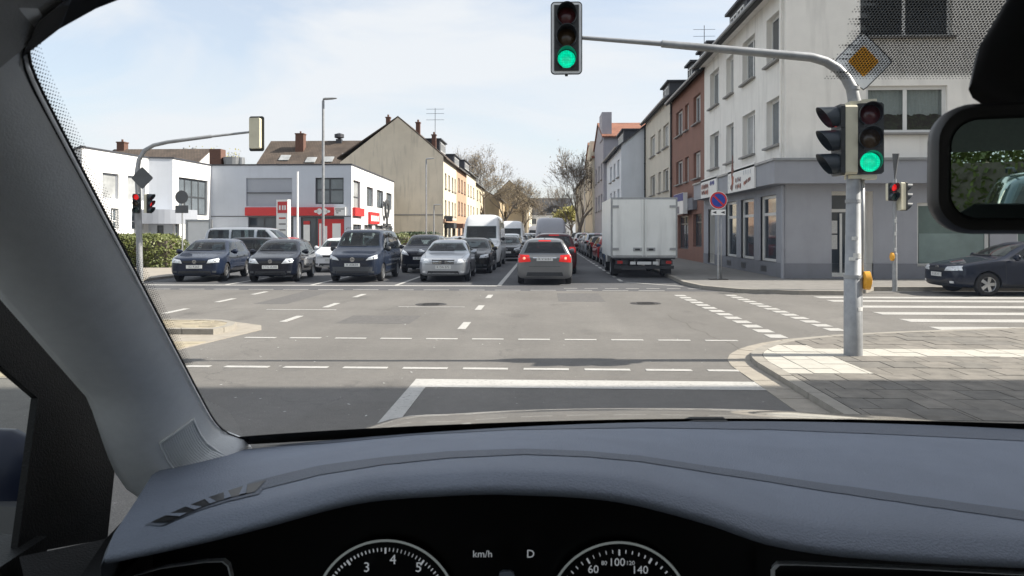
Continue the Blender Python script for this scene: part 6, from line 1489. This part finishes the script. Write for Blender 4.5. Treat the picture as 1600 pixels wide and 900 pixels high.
# ---- left and right pillar trim
def PS(t, s, side=-1):
    tt = max(0, t); E = (xl(tt) + .003, lerp(1.22, .62, t) - lerp(.17, .09, t), lerp(1.403, 1.85, t))
    dn = max(0, 1 - t/.22)
    O = (E[0] - .100 + .0*t + .012*dn, E[1] - .05 - .05*t - .05*dn, E[2] - .055*dn)
    Mx = ((E[0]+O[0])/2 + .03, (E[1]+O[1])/2 - .055, (E[2]+O[2])/2)
    q = [(1-s)**2*E[i] + 2*s*(1-s)*Mx[i] + s*s*O[i] for i in range(3)]
    x = q[0] if side < 0 else 2*XC - q[0]
    return C(x, q[1], q[2])
for side in (-1, 1):
    rows = [[PS(-.16 + 1.30*j/40, i/14, side) for i in range(15)] for j in range(41)]
    # return edge towards the glass and the outer side
    for j, r in enumerate(rows):
        e0, e1 = r[0], r[-1]
        sgn = -side
        r.insert(0, e0 + C(-.003*sgn, .006, .002)); r.insert(0, e0 + C(-.012*sgn, .008, .003)); r.append(e1 + C(-.001*sgn, .012, 0)); r.append(e1 + C(-.004*sgn, .06, 0))
    MB().grid(rows).build('pillar_trim', 'trim', own, True, fix=False)
    sp = MB()   # speaker grille: frame and ribs
    g = lambda a, b, off: PS(a, b, side) + (Vector((0, 0, EYE)) - PS(a, b, side)).normalized()*off
    def g2(p, q, off): return g(lerp(.125, -.035, q) - .022*p*(1-q), lerp(.20, .56, p) + .06*q - .04, off)
    rim = []
    ring = [(0, q/6) for q in range(7)] + [(p/6, 1) for p in range(1, 7)] + [(1, 1-q/6) for q in range(1, 7)] + [(1-p/6, 0) for p in range(1, 6)]
    def ins(p, q, k): return (lerp(p, .5, k), lerp(q, .5, k))
    rr = [[g2(*ins(p, q, k), off) for p, q in ring + ring[:1]] for k, off in ((-.10, 0), (-.07, .0035), (0.0, .0035), (.04, -.001), (.06, -.001))]
    gr_ = MB().grid(rr).build('speaker_frame', 'trim', own, True, fix=False)
    MB().grid([[g2(*ins(p/8, q/8, .05), .0008) for p in range(9)] for q in range(9)]).build('speaker_mesh', 'trim', gr_, True, fix=False)
    for k in range(15):
        a = (k+.5)/15; sp = MB(); rws = []
        for off, da in ((.001, -.018), (.0028, -.008), (.0028, .008), (.001, .018)): rws.append([g2(*ins(a+da, q/8, .06), off) for q in range(9)])
        sp.grid(rws); sp.build('speaker_rib', 'trim', gr_, fix=False)
# windscreen rubber edge on the left
MB().tube([inner(WS(-1+.006, -.01+1.0*j/50)) for j in range(50)], .0012, 6).build('glass_seal', 'rubber', own, True)
# ---- roof lining, rear header, posts
rows = []
for d, dz in ((None, 0), (.45, .012), (.2, .03), (-.4, .05), (-1.2, .05), (-2.0, .02)):
    r = []
    for i in range(31):
        s = -1.3 + 2.6*i/30; p = WS(max(-1, min(1, s)), .985 if d is None else 1.005)
        x = p.x*CA + p.y*SA; dd = -p.x*SA + p.y*CA; z = p.z
        if abs(s) > 1: x += (abs(s)-1)*.42*(1 if s > 0 else -1); z -= (abs(s)-1)*.42
        r.append(C(x, dd if d is None else (d - .05*min(1, abs(s))**2), z + dz))
    rows.append(r)
MB().grid(rows).build('roof_lining', 'lining', own, True, fix=False)
MB().grid([[p + Vector((0, 0, .035)) for p in r] for r in rows]).build('roof_panel', 'bonnet', own, True, fix=False)
MB().grid([rows[-1], [Vector((p.x, p.y - .02, 1.80)) for p in rows[-1]]]).build('rear_header', 'lining', own, fix=False)
for x in (-.56, 1.30):
    MB().add([C(x, -.25, 1.1), C(x, -.38, 1.1), C(x + (.12 if x < 0 else -.12), -.36, 1.93), C(x + (.12 if x < 0 else -.12), -.26, 1.93)], [(0, 1, 2, 3)]).build('centre_post', 'lining', own)
    MB().extr([C(x, -1.7, 1.1), C(x, -2.1, 1.1), C(x + (.12 if x < 0 else -.12), -2.0, 1.95), C(x + (.12 if x < 0 else -.12), -1.75, 1.95)], (.04, 0, 0)).build('rear_post', 'lining', own)
# rear seat headrests and bench
for x in (-.12, .37, .86):
    mb = MB(); rws = []
    for q, (dz, sc) in enumerate(((1.42, .7), (1.45, 1), (1.54, 1), (1.60, .92), (1.63, .6))): rws.append([C(x + .13*sc*math.cos(a*math.pi/8), -1.55 + .06*sc*math.sin(a*math.pi/8), dz) for a in range(17)])
    mb.grid(rws); mb.add(rws[-1][:16], [tuple(range(16))]); mb.build('headrest', 'seat_cloth', own, True, fix=False)
mb = MB(); p = [C(-.5, -1.45, .9), C(1.24, -1.45, .9), C(1.24, -1.62, 1.49), C(-.5, -1.62, 1.49)]; mb.extr(p, C(0, -.14, 0)); mb.build('rear_seat', 'seat_cloth', own)
# ---- door: frame, mirror corner, card, window
PX = -.555
def S(u, v, x=PX):
    d = x / ((u - 800)/FPX); return P(u, v, d)
fr = [(-170, 200), (110, 480), (200, 590), (186, 672), (168, 842), (26, 868), (59, 622), (-170, 424)]
MB().extr([S(u, v) for u, v in fr], C(-.008, 0, 0)).build('door_frame', 'cabin_black', own)
pl = [C(-.59, -.9, 1.36), S(-60, 832), S(28, 832), S(172, 838)]
a_, b_, c_, e_ = C(PX-.20, -1, 1.355), C(PX-.20, .86, 1.355), C(PX+.012, .86, 1.345), C(PX+.03, -1, 1.355)
MB().extr([a_, b_, c_, e_], (0, 0, -.5)).build('door_card', 'cabin_black', own)
MB().lathe([(0, 0), (.012, 0), (.012, .002), (.010, .002)], 'z', 20, c=tuple(C(PX-.02, .735, 1.356))).build('door_knob', 'cabin_black', own)
MB().quad(C(PX-.025, -.3, 1.3), C(PX-.025, 1.02, 1.3), C(PX-.025, .99, 1.6), C(PX-.025, -.3, 1.95)).build('door_window', 'window_glass', own, fix=False)
# door mirror outside
c = P(-58, 770, 1.2); mb = MB(); rws = []
for q, (dx, sc) in enumerate(((-.17, .35), (-.14, .75), (-.05, 1), (.05, .95), (.085, .75), (.10, .35))): rws.append([c + C(dx, .05*sc*math.cos(a*math.pi/9) + .05, .095*sc*math.sin(a*math.pi/9)) for a in range(19)])
mb.grid(rws); mb.add(rws[0][:18], [tuple(range(18))]); mb.add(rws[-1][:18], [tuple(range(18))]); dmi = mb.build('door_mirror', 'mirror_blue', own, True, 60, fix=False)
MB().extr([c + C(-.15, -.012, -.06), c + C(.09, -.012, -.10), c + C(.105, -.012, -.02), c + C(-.15, -.012, .0)], C(0, .03, 0)).build('mirror_foot', 'paint_grey', own)
# ---- dashboard
LIPT = [(-0.62, 1.383), (-0.44, 1.396), (-0.38, 1.406), (-0.3, 1.423), (-0.243, 1.437), (-0.146, 1.462), (-0.06, 1.4695), (0, 1.4705), (0.097, 1.464), (0.183, 1.443), (0.243, 1.423), (0.32, 1.411), (0.487, 1.401), (0.8, 1.393), (1.4, 1.388)]
def zlip(x):
    for i in range(len(LIPT)-1):
        (a, za), (b, zb) = LIPT[i], LIPT[i+1]
        if x <= b or i == len(LIPT)-2:
            m0 = (LIPT[i+1][1]-LIPT[max(i-1, 0)][1])/(LIPT[i+1][0]-LIPT[max(i-1, 0)][0]); j = min(i+2, len(LIPT)-1); m1 = (LIPT[j][1]-za)/(LIPT[j][0]-a)
            h = b-a; t = (x-a)/h; return (2*t**3-3*t*t+1)*za + (t**3-2*t*t+t)*h*m0 + (-2*t**3+3*t*t)*zb + (t**3-t*t)*h*m1
DL = .70
def dback(x): return 1.20 - .17*((x-XC)/.80)**2
def crease(x): return .90 + .02*math.cos((x-.02)*2.2) - .10*max(0, abs(x-.02)-.15)          # where the hood pad ends
def zdash(x, d):
    t = (d - DL)/(dback(x) - DL); z = lerp(zlip(x), 1.3905, t) + .006*math.sin(min(1, max(0, t))*math.pi)
    if d < DL + .03: k = (DL + .03 - d)/.03; z -= .010*k*k
    return z
def drow(d_of, m=130, x0=-.45, x1=1.24):
    x0 = lerp(-.385, -.45, min(1, max(0, (d_of(x0) - DL)/.22)))
    return [C(x, d_of(x), zdash(x, d_of(x))) for x in [lerp(x0, x1, i/m) for i in range(m+1)]]
rows = []
for j in range(29):
    t = 1 - j/28; rows.append(drow(lambda x: lerp(DL, dback(x), t)))
xs = [lerp(-.385, 1.24, i/130) for i in range(131)]
for dd, dz in ((-.004, -.0125), (-.005, -.016), (-.001, -.020), (.02, -.022), (.12, -.024)): rows.append([C(x, DL+dd, zlip(x)+dz) for x in xs])
MB().grid(rows).build('dashboard', 'dash', own, True, fix=False)
MB().grid([[r[0] for r in rows[:29]], [r[0] + Vector((-.006, 0, -.012)) for r in rows[:29]], [r[0] + Vector((-.008, 0, -.25)) for r in rows[:29]]]).build('dash_side', 'dash_dark', own, True, 50, fix=False)
# darker band across the pad, following the hood of the instruments
def dashpt(u, v):
    d = .6
    while d < 1.25:
        p = P(u, v, d); x = (u-800)/FPX*d
        if d >= DL and p.z <= zdash(x, d): return x, d
        d += .002
    return (u-800)/FPX*1.2, 1.2
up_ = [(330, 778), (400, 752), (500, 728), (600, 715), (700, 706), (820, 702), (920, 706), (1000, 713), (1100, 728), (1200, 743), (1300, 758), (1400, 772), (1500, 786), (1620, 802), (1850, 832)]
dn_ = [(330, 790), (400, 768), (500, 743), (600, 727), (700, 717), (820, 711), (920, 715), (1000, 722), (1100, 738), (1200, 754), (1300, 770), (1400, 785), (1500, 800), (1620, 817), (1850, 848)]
def surf(pts, off): 
    out = []
    for i in range(len(pts)-1):
        for q in range(4):
            u, v = lerp(pts[i][0], pts[i+1][0], q/4), lerp(pts[i][1], pts[i+1][1], q/4); x, d = dashpt(u, v); out.append(C(x, d, zdash(x, d) + off))
    return out
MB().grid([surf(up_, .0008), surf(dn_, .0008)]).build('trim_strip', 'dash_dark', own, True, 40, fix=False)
up2 = [(380, 700), (500, 694), (650, 680), (800, 672), (1000, 669), (1200, 672), (1400, 680), (1800, 700)]
bk2 = [C(x, dback(x), zdash(x, dback(x)) + .0015) for x in [dashpt(lerp(380, 1800, i/28), 680)[0] for i in range(28)]]
MB().grid([bk2, surf(up2, .0008)[:28]]).build('rear_strip', 'dash_dark', own, True, 40, fix=False)
# demister vent on the left: dark slot with louvres
def dstrip(name, m, top, bot, off):
    n = 14; f = lambda pts, t: (lerp(pts[0][0], pts[1][0], t), lerp(pts[0][1], pts[1][1], t) - 9*math.sin(t*math.pi)*(1 if len(pts) == 2 else 1)*.6)
    r = [[], []]
    for i in range(n+1):
        for k, pts in enumerate((top, bot)): x, d = dashpt(*f(pts, i/n)); r[k].append(C(x, d, zdash(x, d) + off))
    return MB().grid(r).build(name, m, own, fix=False)
dstrip('vent_rim', 'dash_dark', [(226, 822), (424, 748)], [(252, 824), (404, 774)], .0010)
dstrip('demister_vent', 'cluster_black', [(236, 819), (416, 752)], [(262, 820), (398, 771)], .0018)
for k in range(5):
    t0 = .12 + k*.17; q = []
    for tt, w_ in ((t0, 0), (t0 + .035, 0), (t0 + .10, 1), (t0 + .02, 1)):
        a_, b_ = (236, 819, 416, 752), (262, 820, 398, 771); u, v = lerp((a_ if not w_ else b_)[0], (a_ if not w_ else b_)[2], tt), lerp((a_ if not w_ else b_)[1], (a_ if not w_ else b_)[3], tt) - 5.4*math.sin(tt*math.pi)
        x, d = dashpt(u, v); q.append(C(x, d, zdash(x, d) + .0026))
    MB().add(q, [(0, 1, 2, 3)]).build('vent_louvre', 'dash', own, fix=False)
# end cap between dash and door
MB().add([S(150, 790, -.50), P(300, 770, .93), P(395, 800, .86), P(240, 860, .76), S(110, 905, -.5)], [(0, 1, 2, 3, 4)])
# fascia below the hood
DF = .79
rows = [[C(x, DF, zlip(x) - .0205) for x in xs], [C(x, DF - .005, 1.05) for x in xs]]
MB().grid(rows).build('fascia', 'cluster_black', own, fix=False)
def ring_arc(u, v, r0, r1, d, name, m, parent=own, a0=0, a1=180, th=.003, n=64):
    mb = MB(); rws = []
    for k, (r, off) in enumerate(((r0, .0), (r0, -th), (r1, -th), (r1, 0))): rws.append([P(u + r*math.cos(R(lerp(a0, a1, i/n))), v - r*math.sin(R(lerp(a0, a1, i/n))), d + off) for i in range(n+1)])
    mb.grid(rws); return mb.build(name, m, parent, True, 40, fix=False)
for nm, u, v, r in (('rev_counter', 603, 956, 112), ('speedometer', 967, 958, 111)):
    g = MB().lathe([(0, 0), (r/FPX*DF, 0), (r/FPX*DF, .004), (0, .004)], 'y', 48, c=(0, 0, 0)).build(nm, 'cluster_black', own)
    cc = P(u, v, DF - .012); gm = Matrix.Translation(cc) @ Matrix.Rotation(YAW, 4, 'Z'); g.matrix_local = gm
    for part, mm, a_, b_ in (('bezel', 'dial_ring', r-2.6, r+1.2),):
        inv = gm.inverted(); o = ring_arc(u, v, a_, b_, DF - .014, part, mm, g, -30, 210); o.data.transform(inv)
    n = 40 if nm == 'rev_counter' else 20
    for i in range(n+1):
        a = R(lerp(150, 30, i/n)); mj = i % (10 if n == 40 else 5) == 0; r1 = r-12; r0 = r1 - (8 if mj else 4.5)
        if n == 40: a = R(lerp(162, 18, i/n))
        t = Vector((math.cos(a), 0, math.sin(a))); nn = Vector((-t.z, 0, t.x)); hw_ = (1.1 if mj else .45)/FPX*DF; k = DF/FPX
        MB().extr([t*r0*k - nn*hw_ + Vector((0, -.004, 0)), t*r1*k - nn*hw_ + Vector((0, -.004, 0)), t*r1*k + nn*hw_ + Vector((0, -.004, 0)), t*r0*k + nn*hw_ + Vector((0, -.004, 0))], (0, .002, 0)).build('tick', 'dial_print', g)
def ctext(s, u, v, px, parent=own): return text(s, px/FPX*DF, 'dial_print', parent, frame_mat(P(u, v, DF - .02), (CA, SA, 0), (0, 0, 1)), 'dial_text')
for s, u, v, h in (('3', 573, 887, 21), ('4', 614, 875, 21), ('5', 654, 887, 21), ('60', 927, 890, 17), ('80', 944, 880, 9), ('100', 964, 879, 17), ('120', 985, 880, 9), ('140', 1000, 891, 17), ('km/h', 754, 866, 15), ('D', 829, 866, 17)): ctext(s, u, v, h)
MB().extr([P(779, 910, DF-.03), P(805, 910, DF-.03), P(803, 896, DF-.03), P(797, 893, DF-.03), P(786, 893, DF-.03), P(780, 896, DF-.03)], C(0, .004, 0)).build('column_tip', 'dash', own)
# air outlets with bright frames
def outlet(pts, d):
    n = len(pts); mb = MB(); outer = [P(u, v, d) for u, v in pts]; cen = sum(outer, Vector())/n
    inner_ = [p.lerp(cen, .035) for p in outer]; mb.add(outer + inner_ + [p + C(0, .01, 0) for p in inner_], [(i, (i+1) % n, n+(i+1) % n, n+i) for i in range(n)] + [(n+i, n+(i+1) % n, 2*n+(i+1) % n, 2*n+i) for i in range(n)])
    o = mb.build('air_outlet', 'vent_chrome', own, fix=False)
    for k in range(4):
        z = 985 - 24*k; a, b = min(p[0] for p in pts) + 16, max(p[0] for p in pts) - 16; MB().extr([P(a, z, d+.012), P(b, z, d+.012), P(b, z-5, d+.02), P(a, z-5, d+.02)], C(0, .01, -.003)).build('outlet_blade', 'cabin_black', o)
outlet([(196, 903), (250, 888), (320, 878), (348, 877), (357, 884), (362, 905), (355, 990), (200, 1000)], .76)
outlet([(1204, 890), (1212, 882), (1240, 882), (1420, 889), (1600, 898), (1660, 902), (1660, 1000), (1206, 1000)], .76)
# left dash end: dark corner piece and light trim below the pillar
MB().extr([P(30, 870, .80), P(165, 842, .88), P(205, 800, .93), P(300, 778, .95), P(240, 850, .80), P(190, 900, .74), P(60, 1000, .70)], C(0, .05, -.05)).build('dash_end_cap', 'cabin_black', own)
# ---- cowl, wiper cover and bonnet
MB().grid([[C(x, dback(x) + .01, 1.385) for x in xs], [C(x, dback(x) + .10, 1.352) for x in xs], [C(x, dback(x)*.4 + 1.34*.6, 1.335) for x in xs]]).build('cowl', 'rubber', own, True, fix=False)
MB().extr([P(1068, 664, 1.195), P(1085, 658.5, 1.195), P(1138, 658.5, 1.195), P(1143, 664, 1.195)], C(0, .03, .0)).build('sensor_cover', 'cabin_black', own)
rows = []
for j in range(19):
    f = j/18; d = lerp(1.30, 2.28, f); r = []
    for i in range(41):
        s = -1 + 2*i/40; x = XC + .93*s; z = lerp(1.350, 1.186, f) - .025*f*f - .085*abs(s)**5 - .03*s*s*(1-f) + .012*math.exp(-((abs(s)-.72)/.10)**2) - (.18*((f-.82)/.18)**2 if f > .82 else 0)
        r.append(C(x, d - .16*f*s*s, z))
    rows.append(r)
MB().grid(rows).build('bonnet', 'bonnet', own, True, fix=False)
bd = MB(); bd.extr([C(-.55, -2.2, .30), C(1.29, -2.2, .30), C(1.29, 2.1, .30), C(-.55, 2.1, .30)], (0, 0, .72)); bd.build('lower_body', 'bonnet', own)
MB().extr([C(-.46, 2.0, .42), C(1.20, 2.0, .42), C(1.20, 2.22, .42), C(-.46, 2.22, .42)], (0, 0, .58)).build('front_bumper', 'plastic_grey', own)
wt_, wm_ = list(car_proto.wh.values())[0]
for x in (-.47, 1.21):
    for d in (-1.4, 1.35):
        o = ob('wheel', wt_, own, C(x, d, .31)); ob('rim', wm_, o)
        o.rotation_euler = (0, 0, YAW + (math.pi if x < 0 else 0))
# ---- rear view mirror
mc = P(1803, 258, .50); aim = P(1550, 300, .5); din = (aim - Vector((0, 0, EYE))).normalized(); rout = Vector((.04, -1, -.03)).normalized()
nrm = (rout - din).normalized()
zax = Vector((0, 0, 1)); xax = zax.cross(-nrm).normalized() * -1; xax = (-nrm).cross(zax).normalized(); zax = xax.cross(-nrm).normalized()
mm_ = Matrix(((xax.x, -nrm.x, zax.x, mc.x), (xax.y, -nrm.y, zax.y, mc.y), (xax.z, -nrm.z, zax.z, mc.z), (0, 0, 0, 1)))
def rrect(w2, h2, c, y, n=8):
    pts = []
    for cx, cz, a0 in ((w2-c, -h2+c, -90), (w2-c, h2-c, 0), (-w2+c, h2-c, 90), (-w2+c, -h2+c, 180)):
        for q in range(n+1): a = R(a0 + 90*q/n); pts.append((cx + c*math.cos(a), y, cz + c*math.sin(a)))
    return pts
w2, h2 = .134, .047
secs = [rrect(w2-.012, h2-.011, .018, .003), rrect(w2-.009, h2-.008, .02, -.003), rrect(w2-.003, h2-.003, .024, -.004), rrect(w2, h2, .026, .002), rrect(w2, h2, .026, .016), rrect(w2-.008, h2-.006, .024, .030), rrect(w2*.7, h2*.6, .02, .040)]
mb = MB(); mb.grid([s + s[:1] for s in secs]); mb.add(secs[-1], [tuple(range(len(secs[-1])))])
mir = mb.build('rear_view_mirror', 'mirror_case', own, True, 60, fix=False); mir.matrix_local = mm_
gq = rrect(w2-.0125, h2-.0115, .018, .0015); MB().add(gq, [tuple(range(len(gq)))[::-1]]).build('mirror_glass', 'mirror_glass', mir, fix=False)
# mount and sensor cover between mirror and glass
top = P(1640, 20, .64); 
mb = MB(); rws = []
for k, (u, v, d, ru, rv) in enumerate(((1930, -90, .70, 285, 70), (1890, -40, .66, 285, 70), (1840, 25, .60, 280, 70), (1800, 85, .56, 275, 70), (1775, 140, .535, 262, 60), (1775, 200, .52, 130, 40))):
    rws.append([P(u + ru*math.cos(2*math.pi*i/28)*(1.0 if k < 3 else 1), v + rv*math.sin(2*math.pi*i/28), d) for i in range(29)])
mb.grid(rws); mb.add(rws[-1][:28], [tuple(range(28))]); mb.add(rws[0][:28], [tuple(range(28))]); mb.build('mirror_mount', 'mirror_case', own, True, 60, fix=False)
